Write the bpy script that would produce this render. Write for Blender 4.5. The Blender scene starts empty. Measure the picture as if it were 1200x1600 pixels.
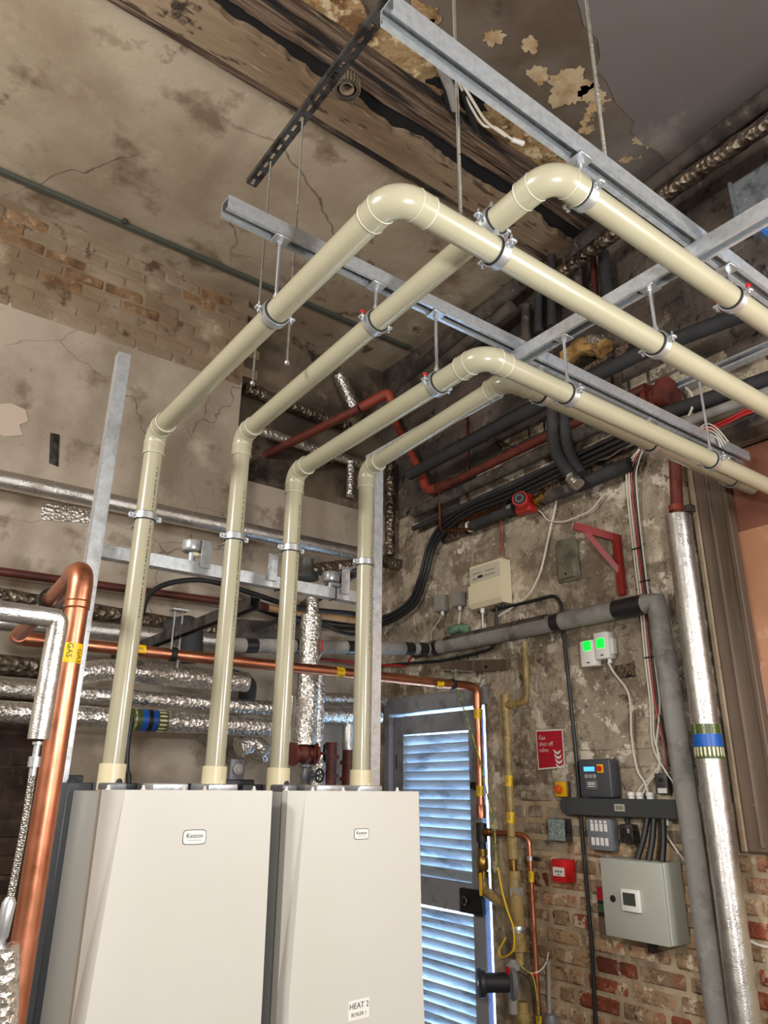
import bpy, bmesh, math, random
from mathutils import Vector, Matrix, noise

random.seed(7)
SC = bpy.context.scene
COL = SC.collection
V = Vector
# ------------------------------------------------------------------ camera
CAM_H = 1.6
YAW, PITCH, ROLL, FPX = math.radians(36.5227), math.radians(20.34495), math.radians(0.59875), 1154.318
_F = V((math.sin(YAW)*math.cos(PITCH), math.cos(YAW)*math.cos(PITCH), math.sin(PITCH)))
_R0 = V((math.cos(YAW), -math.sin(YAW), 0)); _U0 = _R0.cross(_F)
_R = _R0*math.cos(ROLL) + _U0*math.sin(ROLL); _U = -_R0*math.sin(ROLL) + _U0*math.cos(ROLL)
cam = bpy.data.cameras.new('camera'); cam_o = bpy.data.objects.new('camera', cam); COL.objects.link(cam_o)
M = Matrix.Identity(4)
for i in range(3): M[i][0] = _R[i]; M[i][1] = _U[i]; M[i][2] = -_F[i]
M[2][3] = CAM_H; cam_o.matrix_world = M
cam.sensor_fit = 'VERTICAL'; cam.sensor_height = 32; cam.sensor_width = 24; cam.lens = FPX/1600*32
cam.clip_start = 0.02; cam.clip_end = 60
SC.camera = cam_o
# ------------------------------------------------------------------ world, lamp, fill lights, exposure
w = bpy.data.worlds.new('daylight'); SC.world = w; w.use_nodes = True
bg = w.node_tree.nodes['Background']; bg.inputs[0].default_value = (0.42, 0.66, 1.0, 1); bg.inputs[1].default_value = 16.0
def area(name, loc, target, sx, sy, power, col):
    l = bpy.data.lights.new(name, 'AREA'); l.shape = 'RECTANGLE'; l.size = sx; l.size_y = sy; l.energy = power; l.color = col
    o = bpy.data.objects.new(name, l); COL.objects.link(o); o.location = loc
    o.rotation_euler = (V(target)-V(loc)).to_track_quat('-Z', 'Y').to_euler(); return o
def bulb(name, loc, power, radius, col):
    l = bpy.data.lights.new(name, 'POINT'); l.energy = power; l.shadow_soft_size = radius; l.color = col
    o = bpy.data.objects.new(name, l); COL.objects.link(o); o.location = loc; return o
bulb('work_lamp_beside_camera', (0.50, -0.20, 1.86), 82, 0.06, (1.0, 0.995, 0.985))
bulb('fill_light_right', (2.15, -0.75, 2.25), 106, 0.30, (1.0, 0.99, 0.975))  # soft fill added to lift the right wall, no fixture there
bulb('fill_light_left', (-1.6, 1.3, 3.1), 175, 0.30, (1.0, 0.99, 0.97))  # second added fill, flattens the light on ceiling and back wall
vs = SC.view_settings; vs.view_transform = 'Standard'; vs.look = 'None'; vs.gamma = 1; vs.exposure = 0.41
vs.use_curve_mapping = False

# ------------------------------------------------------------------ places: a sight line of the camera cut with a real plane of the room
def A(px, py, X=None, Y=None, Z=None):
    d = _F + _R*((px-600)/FPX) - _U*((py-800)/FPX)
    t = X/d.x if X is not None else Y/d.y if Y is not None else (Z-CAM_H)/d.z
    return V((d.x*t, d.y*t, d.z*t+CAM_H))
def WD(p, px): return px*((p-V((0, 0, CAM_H))).dot(_F))/FPX
CEIL, BACK, RECESS, RW = 4.60, 3.83, 4.02, 2.94

# ------------------------------------------------------------------ objects
BASE = {}
def meta(o, label=None, cat=None, group=None, kind=None):
    if label: o['label'] = label
    if cat: o['category'] = cat
    if group: o['group'] = group
    if kind: o['kind'] = kind
    return o
def thing(name, label, cat, loc=(0, 0, 0), group=None, kind=None):
    o = bpy.data.objects.new(name, None); o.empty_display_size = 0.05; COL.objects.link(o); o.location = loc
    BASE[o] = V(loc); return meta(o, label, cat, group, kind)
def mesh_of(bm, name, mat, smooth=False):
    bmesh.ops.recalc_face_normals(bm, faces=bm.faces[:])
    me = bpy.data.meshes.new(name); bm.to_mesh(me); bm.free()
    if mat: me.materials.append(mat)
    if smooth:
        me.polygons.foreach_set('use_smooth', [True]*len(me.polygons))
        try: me.set_sharp_from_angle(angle=math.radians(38))
        except Exception: pass
    return me
def part(name, bm, mat, parent=None, smooth=True, label=None):
    b = BASE.get(parent, V((0, 0, 0)))
    if parent is None:
        xs = [v.co for v in bm.verts]; b = V((sum(c.x for c in xs)/len(xs), sum(c.y for c in xs)/len(xs), min(c.z for c in xs)))
    bmesh.ops.translate(bm, verts=bm.verts[:], vec=-b)
    o = bpy.data.objects.new(name, mesh_of(bm, name, mat, smooth)); COL.objects.link(o)
    if parent is None: o.location = b
    else: o.parent = parent
    BASE[o] = b
    if label: o['label'] = label
    return o
def solo(name, bm, mat, label, cat, group=None, kind=None, smooth=True):
    return meta(part(name, bm, mat, None, smooth), label, cat, group, kind)
def place(name, me, parent, mw):
    o = bpy.data.objects.new(name, me); COL.objects.link(o); o.parent = parent
    b = BASE.get(parent, V((0, 0, 0))); o.matrix_local = Matrix.Translation(-b) @ mw; BASE[o] = b; return o
NB = bmesh.new
# ------------------------------------------------------------------ shapes
def box(bm, lo, hi, bev=0.0, seg=1):
    lo, hi = V(lo), V(hi)
    r = bmesh.ops.create_cube(bm, size=1.0); vs_ = r['verts']
    for v in vs_: v.co = V(((lo[i]+hi[i])/2 + v.co[i]*(hi[i]-lo[i]) for i in range(3)))
    if bev > 0:
        es = list({e for v in vs_ for e in v.link_edges})
        bmesh.ops.bevel(bm, geom=es, offset=bev, segments=seg, affect='EDGES', profile=0.5)
    return bm
def frame_for(t):
    u = t.cross(V((0, 0, 1)))
    if u.length < 1e-3: u = t.cross(V((0, 1, 0)))
    u.normalize(); return u, t.cross(u).normalized()
def sweep(bm, pts, r, seg=16, cap=True, rf=None):
    pts = [V(p) for p in pts]; n = len(pts); rings = []; u = None
    for i, p in enumerate(pts):
        t = (pts[min(i+1, n-1)]-pts[max(i-1, 0)]).normalized()
        if u is None: u, w_ = frame_for(t)
        else:
            u = (u - t*u.dot(t)).normalized(); w_ = t.cross(u).normalized()
        ring = []
        for k in range(seg):
            a = 2*math.pi*k/seg; rr = r if rf is None else r*rf(p, a, i/(n-1) if n > 1 else 0)
            ring.append(bm.verts.new(p + (u*math.cos(a)+w_*math.sin(a))*rr))
        rings.append(ring)
    for a_, b_ in zip(rings, rings[1:]):
        for k in range(seg): bm.faces.new((a_[k], a_[(k+1) % seg], b_[(k+1) % seg], b_[k]))
    if cap:
        bm.faces.new(rings[0][::-1]); bm.faces.new(rings[-1])
    return bm
def fillet(pts, R, n=7):
    pts = [V(p) for p in pts]; out = [pts[0]]
    for a, b, c in zip(pts, pts[1:], pts[2:]):
        d1 = (a-b); d2 = (c-b); l = min(R, d1.length*0.49, d2.length*0.49); d1.normalize(); d2.normalize()
        p1, p2 = b+d1*l, b+d2*l
        for k in range(n+1):
            t = k/n; out.append(p1*(1-t)**2 + b*2*t*(1-t) + p2*t*t)
    out.append(pts[-1]); return out
def dense(pts, step):
    out = [V(pts[0])]
    for a, b in zip(pts, pts[1:]):
        a, b = V(a), V(b); k = max(1, int((b-a).length/step))
        out += [a.lerp(b, j/k) for j in range(1, k+1)]
    return out
def spline(pts, n=8):
    pts = [V(p) for p in pts]; P = [pts[0]*2-pts[1]]+pts+[pts[-1]*2-pts[-2]]; out = []
    for i in range(1, len(P)-2):
        p0, p1, p2, p3 = P[i-1:i+3]
        for k in range(n):
            t = k/n; out.append(0.5*((2*p1)+(p2-p0)*t+(2*p0-5*p1+4*p2-p3)*t*t+(3*p1-p0-3*p2+p3)*t**3))
    out.append(pts[-1]); return out
def tube(pts, r, R=0.0, seg=16): return sweep(NB(), fillet(pts, R) if R else pts, r, seg)
def cable(pts, r, seg=8): return sweep(NB(), spline(pts), r, seg)
def lumpy(pts, r, R=0.0, seg=22, step=0.035, amp=0.05, sc=14.0, seed=0.0):
    p = dense(fillet(pts, R, 6) if R else pts, step)
    s = V((seed, seed*1.7, seed*0.3))
    def rf(q, a, t): return 1+amp*(noise.noise(q*sc+V((math.cos(a), math.sin(a), 0))*1.3+s)+0.5*noise.noise(q*sc*2.7+V((math.cos(a), math.sin(a), 0))*2.6+s))
    return sweep(NB(), p, r, seg, True, rf)
def cyl(bm, a, b, r, seg=16, r2=None):
    a, b = V(a), V(b); return sweep(bm, [a, b], r, seg, True, (lambda p, an, t: 1+(r2/r-1)*t) if r2 else None)
def lathe(bm, o, ax, prof, seg=20):
    o, ax = V(o), V(ax).normalized(); u, w_ = frame_for(ax); rings = []
    for h, r in prof:
        rings.append([bm.verts.new(o+ax*h+(u*math.cos(2*math.pi*k/seg)+w_*math.sin(2*math.pi*k/seg))*max(r, 1e-4)) for k in range(seg)])
    for a_, b_ in zip(rings, rings[1:]):
        for k in range(seg): bm.faces.new((a_[k], a_[(k+1) % seg], b_[(k+1) % seg], b_[k]))
    bm.faces.new(rings[0][::-1]); bm.faces.new(rings[-1]); return bm
def ringband(bm, o, ax, r0, r1, h, seg=24):
    o, ax = V(o), V(ax).normalized()
    u, w_ = frame_for(ax); rr = []
    for hh, r in ((-h/2, r0), (-h/2, r1), (h/2, r1), (h/2, r0)):
        rr.append([bm.verts.new(o+ax*hh+(u*math.cos(2*math.pi*k/seg)+w_*math.sin(2*math.pi*k/seg))*r) for k in range(seg)])
    for i in range(4):
        a_, b_ = rr[i], rr[(i+1) % 4]
        for k in range(seg): bm.faces.new((a_[k], a_[(k+1) % seg], b_[(k+1) % seg], b_[k]))
    return bm
def torus(bm, o, ax, R, r, seg=24, s2=8):
    o, ax = V(o), V(ax).normalized(); u, w_ = frame_for(ax); rr = []
    for k in range(seg):
        a = 2*math.pi*k/seg; d = u*math.cos(a)+w_*math.sin(a)
        rr.append([bm.verts.new(o+d*(R+r*math.cos(2*math.pi*j/s2))+ax*(r*math.sin(2*math.pi*j/s2))) for j in range(s2)])
    for k in range(seg):
        a_, b_ = rr[k], rr[(k+1) % seg]
        for j in range(s2): bm.faces.new((a_[j], a_[(j+1) % s2], b_[(j+1) % s2], b_[j]))
    return bm
def prism(bm, poly, vec):
    vec = V(vec); a_ = [bm.verts.new(V(p)) for p in poly]; b_ = [bm.verts.new(V(p)+vec) for p in poly]; n = len(poly)
    bm.faces.new(a_); bm.faces.new(b_[::-1])
    for k in range(n): bm.faces.new((a_[k], b_[k], b_[(k+1) % n], a_[(k+1) % n]))
    return bm
def strut_profile(s=0.041, lip=0.0095, t=0.0025, ret=0.008, depth=None):
    # C section, open side towards -v; (u, v) outline
    h = s/2; D = depth or s
    return [(-h, 0), (h, 0), (h, -D), (h-lip, -D), (h-lip, -D+ret), (h-lip+t, -D+ret), (h-lip+t, -D+t), (h-t, -D+t), (h-t, -t),
            (-h+t, -t), (-h+t, -D+t), (-h+lip-t, -D+t), (-h+lip-t, -D+ret), (-h+lip, -D+ret), (-h+lip, -D), (-h, -D)]
def strut(a, b, up, s=0.041, depth=None, slots=True):
    # channel along a->b; back (web) on the +up side, open on the other side
    a, b, up = V(a), V(b), V(up).normalized(); t = (b-a).normalized(); side = t.cross(up).normalized()
    bm = NB(); prism(bm, [a+side*u+up*v for u, v in strut_profile(s, depth=depth)], b-a)
    return bm
def slotted(a, b, up, s=0.041, D=0.021, pitch=0.05, slot=0.03):
    # shallow channel whose web is pierced by a row of slots
    a, b, up = V(a), V(b), V(up).normalized(); L = (b-a).length; t = (b-a)/L; sd = t.cross(up).normalized(); bm = NB(); h = s/2; th = 0.0025
    def bar(u0, u1, v0, v1, l0, l1):
        prism(bm, [a+sd*u+up*v+t*l0 for u, v in ((u0, v0), (u1, v0), (u1, v1), (u0, v1))], t*(l1-l0))
    bar(-h, -0.0065, -th, 0, 0, L); bar(0.0065, h, -th, 0, 0, L)
    bar(-h, -h+th, -D, -th, 0, L); bar(h-th, h, -D, -th, 0, L)
    bar(-h+th, -h+0.009, -D, -D+th, 0, L); bar(h-0.009, h-th, -D, -D+th, 0, L)
    x = 0.0
    while x < L:
        bar(-0.0065, 0.0065, -th, 0, x, min(L, x+pitch-slot)); x += pitch
    return bm
def text_bm(s, size, align='CENTER', spacing=1.0):
    cu = bpy.data.curves.new('lettering', 'FONT'); cu.body = s; cu.size = size; cu.align_x = align; cu.align_y = 'CENTER'; cu.resolution_u = 2
    cu.space_character = spacing
    o = bpy.data.objects.new('lettering', cu); COL.objects.link(o)
    dg = bpy.context.evaluated_depsgraph_get(); me = bpy.data.meshes.new_from_object(o.evaluated_get(dg))
    bm = NB(); bm.from_mesh(me); bpy.data.objects.remove(o); bpy.data.curves.remove(cu); bpy.data.meshes.remove(me)
    return bm
def lettering(s, size, o, xd, yd, mat, parent, name='lettering', align='CENTER', thick=0.0004, bold=0.0):
    bm = text_bm(s, size, align); xd, yd, o = V(xd), V(yd), V(o); n = xd.cross(yd)
    for v in bm.verts: c = v.co.copy(); v.co = o+xd*c.x+yd*c.y+n*thick
    return part(name, bm, mat, parent, smooth=False)
def wrapped(s, size, axis_p, ax, r, ang0, zero, mat, parent, name='lettering', along=True):
    # lettering bent round a pipe; along=True: the line of text runs along the axis
    bm = text_bm(s, size); ax = V(ax).normalized(); zero = (V(zero)-ax*V(zero).dot(ax)).normalized(); oth = zero.cross(ax) if along else ax.cross(zero)
    bmesh.ops.subdivide_edges(bm, edges=[e for e in bm.edges if e.calc_length() > size*0.3], cuts=2)
    bmesh.ops.triangulate(bm, faces=bm.faces[:])
    for v in bm.verts:
        c = v.co.copy(); l, q = (c.x, c.y) if along else (c.y, c.x)
        a = ang0+q/r; v.co = V(axis_p)+ax*l+(zero*math.cos(a)+oth*math.sin(a))*(r)
    return part(name, bm, mat, parent, smooth=False)
# ------------------------------------------------------------------ materials
def S(r, g, b):
    f = lambda c: (c/255/12.92) if c/255 <= 0.04045 else ((c/255+0.055)/1.055)**2.4
    return (f(r), f(g), f(b), 1)
def mat(name, col, rough=0.5, metal=0.0, layers=(), bump=(), coat=0.0, vary=0.0, spec=0.5, emit=None, trans=0.0, rvar=None):
    m = bpy.data.materials.new(name); m.use_nodes = True; nt = m.node_tree; N = nt.nodes; Lk = nt.links
    p = N['Principled BSDF']; geo = N.new('ShaderNodeNewGeometry')
    p.inputs['Roughness'].default_value = rough; p.inputs['Metallic'].default_value = metal
    p.inputs['Coat Weight'].default_value = coat; p.inputs['Specular IOR Level'].default_value = spec
    p.inputs['Transmission Weight'].default_value = trans
    if emit: p.inputs['Emission Color'].default_value = emit[0]; p.inputs['Emission Strength'].default_value = emit[1]
    def tex(scale, detail=4, stretch=(1, 1, 1), kind='noise', off=0.0, dist=0.0, rgh=0.55):
        mp = N.new('ShaderNodeMapping'); mp.inputs['Scale'].default_value = stretch; mp.inputs['Location'].default_value = (off, off*1.3, off*0.7)
        Lk.new(geo.outputs['Position'], mp.inputs['Vector'])
        if kind == 'voronoi':
            t = N.new('ShaderNodeTexVoronoi'); t.inputs['Scale'].default_value = scale; Lk.new(mp.outputs[0], t.inputs['Vector']); return t.outputs['Distance']
        if kind == 'crack':
            t = N.new('ShaderNodeTexVoronoi'); t.feature = 'DISTANCE_TO_EDGE'; t.inputs['Scale'].default_value = scale
            n2 = N.new('ShaderNodeTexNoise'); n2.inputs['Scale'].default_value = scale*2.2; n2.inputs['Detail'].default_value = 4; Lk.new(mp.outputs[0], n2.inputs['Vector'])
            mx = N.new('ShaderNodeMixRGB'); mx.blend_type = 'ADD'; mx.inputs[0].default_value = 0.35; Lk.new(mp.outputs[0], mx.inputs[1]); Lk.new(n2.outputs['Color'], mx.inputs[2])
            Lk.new(mx.outputs[0], t.inputs['Vector']); return t.outputs['Distance']
        t = N.new('ShaderNodeTexNoise'); t.inputs['Scale'].default_value = scale; t.inputs['Detail'].default_value = detail
        t.inputs['Roughness'].default_value = rgh; t.inputs['Distortion'].default_value = dist
        Lk.new(mp.outputs[0], t.inputs['Vector']); return t.outputs['Fac']
    cur = N.new('ShaderNodeRGB'); cur.outputs[0].default_value = col; cur = cur.outputs[0]
    for i, l in enumerate(layers):
        t = tex(l['s'], l.get('d', 5), l.get('st', (1, 1, 1)), l.get('k', 'noise'), l.get('o', i*3.1), l.get('dist', 0.0), l.get('r', 0.6))
        mr = N.new('ShaderNodeMapRange'); mr.inputs[1].default_value = l['lo']; mr.inputs[2].default_value = l['hi']
        mr.inputs[3].default_value = 0; mr.inputs[4].default_value = l.get('f', 1.0); Lk.new(t, mr.inputs[0]); fac = mr.outputs[0]
        if 'mask' in l:
            t2 = tex(l['mask'][0], 3, (1, 1, 1), 'noise', i*5.7+1); m2 = N.new('ShaderNodeMapRange'); m2.inputs[1].default_value = l['mask'][1]; m2.inputs[2].default_value = l['mask'][2]
            Lk.new(t2, m2.inputs[0]); mm = N.new('ShaderNodeMath'); mm.operation = 'MULTIPLY'; Lk.new(fac, mm.inputs[0]); Lk.new(m2.outputs[0], mm.inputs[1]); fac = mm.outputs[0]
        mx = N.new('ShaderNodeMixRGB'); Lk.new(fac, mx.inputs[0]); Lk.new(cur, mx.inputs[1]); mx.inputs[2].default_value = l['c']; cur = mx.outputs[0]
    if vary:
        oi = N.new('ShaderNodeObjectInfo'); mr = N.new('ShaderNodeMapRange'); mr.inputs[3].default_value = 1-vary; mr.inputs[4].default_value = 1+vary*0.6
        Lk.new(oi.outputs['Random'], mr.inputs[0]); hs = N.new('ShaderNodeHueSaturation'); Lk.new(mr.outputs[0], hs.inputs['Value']); Lk.new(cur, hs.inputs['Color']); cur = hs.outputs[0]
    Lk.new(cur, p.inputs['Base Color'])
    if rvar:
        t = tex(rvar[0], 4, off=9.0); mr = N.new('ShaderNodeMapRange'); mr.inputs[1].default_value = 0.3; mr.inputs[2].default_value = 0.7
        mr.inputs[3].default_value = rvar[1]; mr.inputs[4].default_value = rvar[2]; Lk.new(t, mr.inputs[0]); Lk.new(mr.outputs[0], p.inputs['Roughness'])
    prev = None
    for i, b in enumerate(bump):
        t = tex(b[0], b[2] if len(b) > 2 else 4, b[3] if len(b) > 3 else (1, 1, 1), b[4] if len(b) > 4 else 'noise', 20+i*2.3)
        bn = N.new('ShaderNodeBump'); bn.inputs['Strength'].default_value = b[1]; bn.inputs['Distance'].default_value = b[5] if len(b) > 5 else 0.01
        Lk.new(t, bn.inputs['Height'])
        if prev: Lk.new(prev, bn.inputs['Normal'])
        prev = bn.outputs[0]
    if prev: Lk.new(prev, p.inputs['Normal'])
    return m
L = lambda c, s, lo, hi, **k: dict(c=c, s=s, lo=lo, hi=hi, **k)
PVC = mat('pvc_beige', S(164, 159, 135), 0.24, layers=[L(S(154, 148, 123), 6, 0.45, 0.7, f=0.4)], coat=0.25)
PVC_CREAM = mat('pvc_cream', S(210, 198, 164), 0.35)
PVC_RIM = mat('solvent_bead', S(204, 202, 184), 0.3)
INK = mat('print_ink', S(40, 40, 38), 0.6)
GALV = mat('galvanised_steel', S(192, 196, 200), 0.31, 0.55, layers=[L(S(164, 170, 174), 60, 0.42, 0.62, f=0.6)], bump=[(40, 0.03)], rvar=(30, 0.24, 0.40))
GALV_DARK = mat('weathered_steel', S(88, 88, 86), 0.5, 0.7, layers=[L(S(50, 46, 42), 14, 0.45, 0.6)])
ZINC = mat('zinc_plated', S(196, 200, 204), 0.36, 0.8)
RODM = mat('threaded_rod', S(150, 146, 136), 0.4, 0.9, bump=[(900, 0.6, 1, (0.01, 0.01, 1))])
CHROME = mat('bright_steel', S(215, 215, 212), 0.15, 1.0)
RUBBER = mat('black_rubber', S(26, 27, 30), 0.6)
BLACK = mat('black_cable', S(30, 32, 33), 0.45)
BLACK_LAG = mat('black_foam_lagging', S(44, 45, 48), 0.75, layers=[L(S(74, 70, 66), 5, 0.5, 0.75, f=0.7)], bump=[(60, 0.2)])
GREY_LAG = mat('grey_lagging', S(140, 137, 132), 0.8, layers=[L(S(100, 96, 92), 7, 0.48, 0.7), L(S(166, 162, 155), 18, 0.55, 0.7, f=0.6)], bump=[(35, 0.25), (160, 0.1)])
DUSTY = mat('dusty_lagging', S(84, 76, 69), 0.9, layers=[L(S(50, 45, 42), 7, 0.45, 0.6), L(S(120, 108, 96), 16, 0.6, 0.72)], bump=[(40, 0.3)])
BLACK_TAPE = mat('black_tape', S(32, 32, 34), 0.35)
FOIL = mat('crinkled_foil', S(222, 219, 214), 0.24, 0.95, layers=[L(S(170, 162, 152), 26, 0.5, 0.66, f=0.5)], bump=[(60, 0.34, 3, (1, 1, 1), 'voronoi', 0.014), (150, 0.32, 3, (1, 1, 1), 'noise', 0.007)], rvar=(40, 0.18, 0.36))
FOIL_SMOOTH = mat('smooth_foil', S(214, 212, 209), 0.28, 0.95, layers=[L(S(176, 170, 164), 9, 0.5, 0.7, f=0.5)], bump=[(16, 0.16, 3, (1, 1, 1), 'noise', 0.012), (150, 0.25, 2, (1, 1, 3), 'noise', 0.006)], rvar=(22, 0.22, 0.38))
FOIL_DULL = mat('dull_foil', S(128, 116, 102), 0.42, 0.85, layers=[L(S(70, 60, 50), 12, 0.46, 0.6), L(S(190, 182, 170), 45, 0.62, 0.7)], bump=[(40, 0.6, 4, (1, 1, 1), 'voronoi', 0.02)])
COPPER = mat('copper', S(206, 138, 108), 0.34, 1.0, layers=[L(S(176, 106, 80), 9, 0.45, 0.7, f=0.7), L(S(226, 166, 138), 20, 0.6, 0.75, f=0.5)], rvar=(14, 0.26, 0.46))
COPPER_DARK = mat('oxidised_copper', S(128, 76, 52), 0.4, 0.9, layers=[L(S(88, 52, 38), 9, 0.45, 0.7)])
BRASS = mat('brass', S(172, 140, 74), 0.32, 1.0, layers=[L(S(110, 88, 50), 25, 0.5, 0.7)])
OXIDE = mat('red_oxide_paint', S(104, 44, 34), 0.55, layers=[L(S(70, 34, 28), 8, 0.45, 0.65), L(S(122, 60, 46), 30, 0.6, 0.7, f=0.6)], bump=[(60, 0.15)])
OXIDE_BRIGHT = mat('red_oxide_bright', S(150, 62, 44), 0.5, layers=[L(S(110, 44, 34), 8, 0.45, 0.65)], bump=[(60, 0.15)])
OXIDE_DARK = mat('red_brown_paint', S(92, 40, 32), 0.5, layers=[L(S(62, 32, 27), 6, 0.4, 0.7)])
BARE_TAN = mat('tan_pipe', S(196, 158, 112), 0.5, layers=[L(S(160, 120, 80), 12, 0.5, 0.7)])
YELLOW_OLD = mat('yellow_gas_paint', S(160, 136, 84), 0.45, layers=[L(S(118, 96, 56), 14, 0.5, 0.68), L(S(182, 164, 112), 30, 0.6, 0.7)])
YELLOW = mat('yellow_tape', S(236, 190, 10), 0.4)
YELLOW_PL = mat('yellow_plastic', S(232, 178, 20), 0.4)
TAPE_INK = mat('tape_lettering', S(20, 18, 12), 0.5)
BOILER_W = mat('boiler_white', S(208, 206, 199), 0.34, layers=[L(S(200, 196, 186), 1.6, 0.4, 0.7, f=0.5)], coat=0.15)
BOILER_G = mat('boiler_grey_side', S(160, 160, 156), 0.35, 0.1)
BOILER_D = mat('boiler_dark_back', S(38, 40, 46), 0.5)
STICKER = mat('white_sticker', S(236, 234, 228), 0.5)
BRACKET_G = mat('grey_bracket', S(104, 106, 110), 0.4, 0.3)
PAINT_G = mat('grey_door_paint', S(142, 143, 147), 0.55, layers=[L(S(112, 112, 116), 11, 0.5, 0.68), L(S(172, 172, 174), 34, 0.64, 0.72)], bump=[(50, 0.15)])
SLATM = mat('weathered_slat', S(186, 194, 202), 0.6, layers=[L(S(132, 140, 150), 16, 0.5, 0.66, st=(1, 0.3, 1)), L(S(92, 96, 104), 60, 0.66, 0.74)], bump=[(60, 0.2)])
IRON = mat('black_iron', S(44, 43, 44), 0.5, 0.5, layers=[L(S(70, 62, 56), 20, 0.55, 0.7)])
BLUE_P = mat('blue_jamb_paint', S(52, 88, 150), 0.5)
PLASTER_L = mat('ceiling_plaster', S(176, 162, 141), 0.85, layers=[L(S(150, 133, 112), 1.1, 0.42, 0.62), L(S(196, 182, 160), 2.0, 0.56, 0.72, f=0.8), L(S(116, 98, 78), 2.6, 0.56, 0.66, d=9, f=0.9),
    L(S(110, 88, 62), 4.5, 0.58, 0.64, d=9, mask=(0.9, 0.46, 0.58)), L(S(214, 202, 182), 12, 0.70, 0.74, mask=(1.5, 0.5, 0.58)), L(S(60, 50, 40), 0.9, 0.006, 0.0, k='crack', f=0.8, mask=(0.8, 0.46, 0.54))], bump=[(5, 0.25, 6, (1, 1, 1), 'noise', 0.03), (60, 0.15)])
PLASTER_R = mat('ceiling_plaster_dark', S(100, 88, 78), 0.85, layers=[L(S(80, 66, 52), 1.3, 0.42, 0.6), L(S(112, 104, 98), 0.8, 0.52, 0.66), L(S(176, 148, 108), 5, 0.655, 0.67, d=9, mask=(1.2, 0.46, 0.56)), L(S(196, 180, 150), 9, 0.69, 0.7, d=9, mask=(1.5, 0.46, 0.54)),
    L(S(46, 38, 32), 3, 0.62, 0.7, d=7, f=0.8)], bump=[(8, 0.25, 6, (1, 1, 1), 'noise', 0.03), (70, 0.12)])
PLASTER_W = mat('wall_plaster', S(176, 164, 148), 0.88, layers=[L(S(146, 133, 117), 1.4, 0.42, 0.62), L(S(182, 170, 153), 3.2, 0.55, 0.7), L(S(120, 104, 86), 4.5, 0.58, 0.68, d=9, f=0.85),
    L(S(96, 82, 66), 40, 0.66, 0.72, mask=(1.2, 0.40, 0.56)), L(S(70, 60, 50), 1.1, 0.004, 0.0, k='crack', f=0.7, mask=(0.9, 0.46, 0.54))], bump=[(6, 0.25, 6, (1, 1, 1), 'noise', 0.02), (60, 0.2)])
PLASTER_PALE = mat('pale_filler', S(190, 174, 158), 0.9, bump=[(30, 0.15)])
BEAM_PL = mat('beam_plaster', S(142, 122, 98), 0.85, layers=[L(S(116, 94, 72), 4, 0.45, 0.62, st=(0.25, 1, 1)), L(S(72, 54, 42), 30, 0.585, 0.62, st=(0.18, 1, 1), d=9, f=0.9), L(S(170, 150, 124), 34, 0.62, 0.68, st=(0.15, 1, 1), d=8, f=0.8), L(S(50, 38, 30), 5, 0.62, 0.66, d=9)], bump=[(30, 0.4, 6, (0.2, 1, 1), 'noise', 0.02)])
TIMBER = mat('charred_timber', S(118, 97, 79), 0.9, layers=[L(S(70, 52, 41), 70, 0.42, 0.56, st=(0.03, 1, 1), d=8), L(S(156, 138, 116), 110, 0.58, 0.66, st=(0.03, 1, 1), d=8, f=0.9), L(S(30, 23, 21), 16, 0.52, 0.58, st=(0.08, 1, 1), d=9), L(S(26, 20, 18), 3, 0.58, 0.66, st=(0.3, 1, 1), d=8)], bump=[(80, 0.8, 6, (0.03, 1, 1), 'noise', 0.02)])
VOID = mat('gap_shade_black', S(14, 12, 14), 0.95)  # flat black standing in for the shade inside gap and hole
STAIN_PL = mat('stained_plaster', S(150, 124, 88), 0.9, layers=[L(S(108, 78, 46), 9, 0.46, 0.6, d=9), L(S(198, 178, 142), 12, 0.54, 0.6, d=9), L(S(62, 46, 32), 7, 0.57, 0.63, d=9), L(S(176, 128, 72), 16, 0.6, 0.66, d=8)], bump=[(20, 0.6, 6, (1, 1, 1), 'noise', 0.03)])
FLAKE = mat('old_limewash_flake', S(176, 156, 126), 0.9, layers=[L(S(150, 124, 88), 14, 0.45, 0.65)], bump=[(40, 0.3)])
FRAME_T = mat('dark_stained_timber', S(104, 87, 72), 0.6, layers=[L(S(82, 66, 53), 7, 0.42, 0.62, st=(1, 1, 0.12), d=7), L(S(122, 104, 88), 14, 0.58, 0.72, st=(1, 1, 0.1), f=0.7), L(S(176, 158, 132), 20, 0.67, 0.70, d=8, mask=(2.0, 0.48, 0.54))], bump=[(22, 0.3, 5, (1, 1, 0.1), 'noise', 0.012)])
PINKB = mat('pink_ply_board', S(186, 136, 104), 0.7, layers=[L(S(168, 118, 88), 2.5, 0.45, 0.65), L(S(206, 164, 132), 8, 0.62, 0.72, f=0.7)], bump=[(30, 0.08)])
PINKB_SHADE = mat('pink_board_shade', S(140, 86, 64), 0.7, layers=[L(S(118, 70, 52), 2.5, 0.45, 0.65)])
MORTAR = mat('lime_mortar', S(186, 167, 138), 0.95, layers=[L(S(156, 138, 112), 7, 0.46, 0.62), L(S(190, 176, 150), 16, 0.58, 0.7), L(S(92, 80, 68), 2, 0.55, 0.68)], bump=[(40, 0.5, 5, (1, 1, 1), 'noise', 0.012)])
_wash = [L(S(156, 143, 124), 2.2, 0.42, 0.58), L(S(126, 112, 95), 6, 0.48, 0.57, d=10, r=0.7), L(S(216, 206, 188), 8, 0.545, 0.575, d=10, r=0.7, mask=(2.4, 0.38, 0.54)), L(S(88, 76, 63), 13, 0.59, 0.65, d=9, r=0.7), L(S(208, 197, 178), 26, 0.60, 0.65, d=9, r=0.7)]
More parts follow.
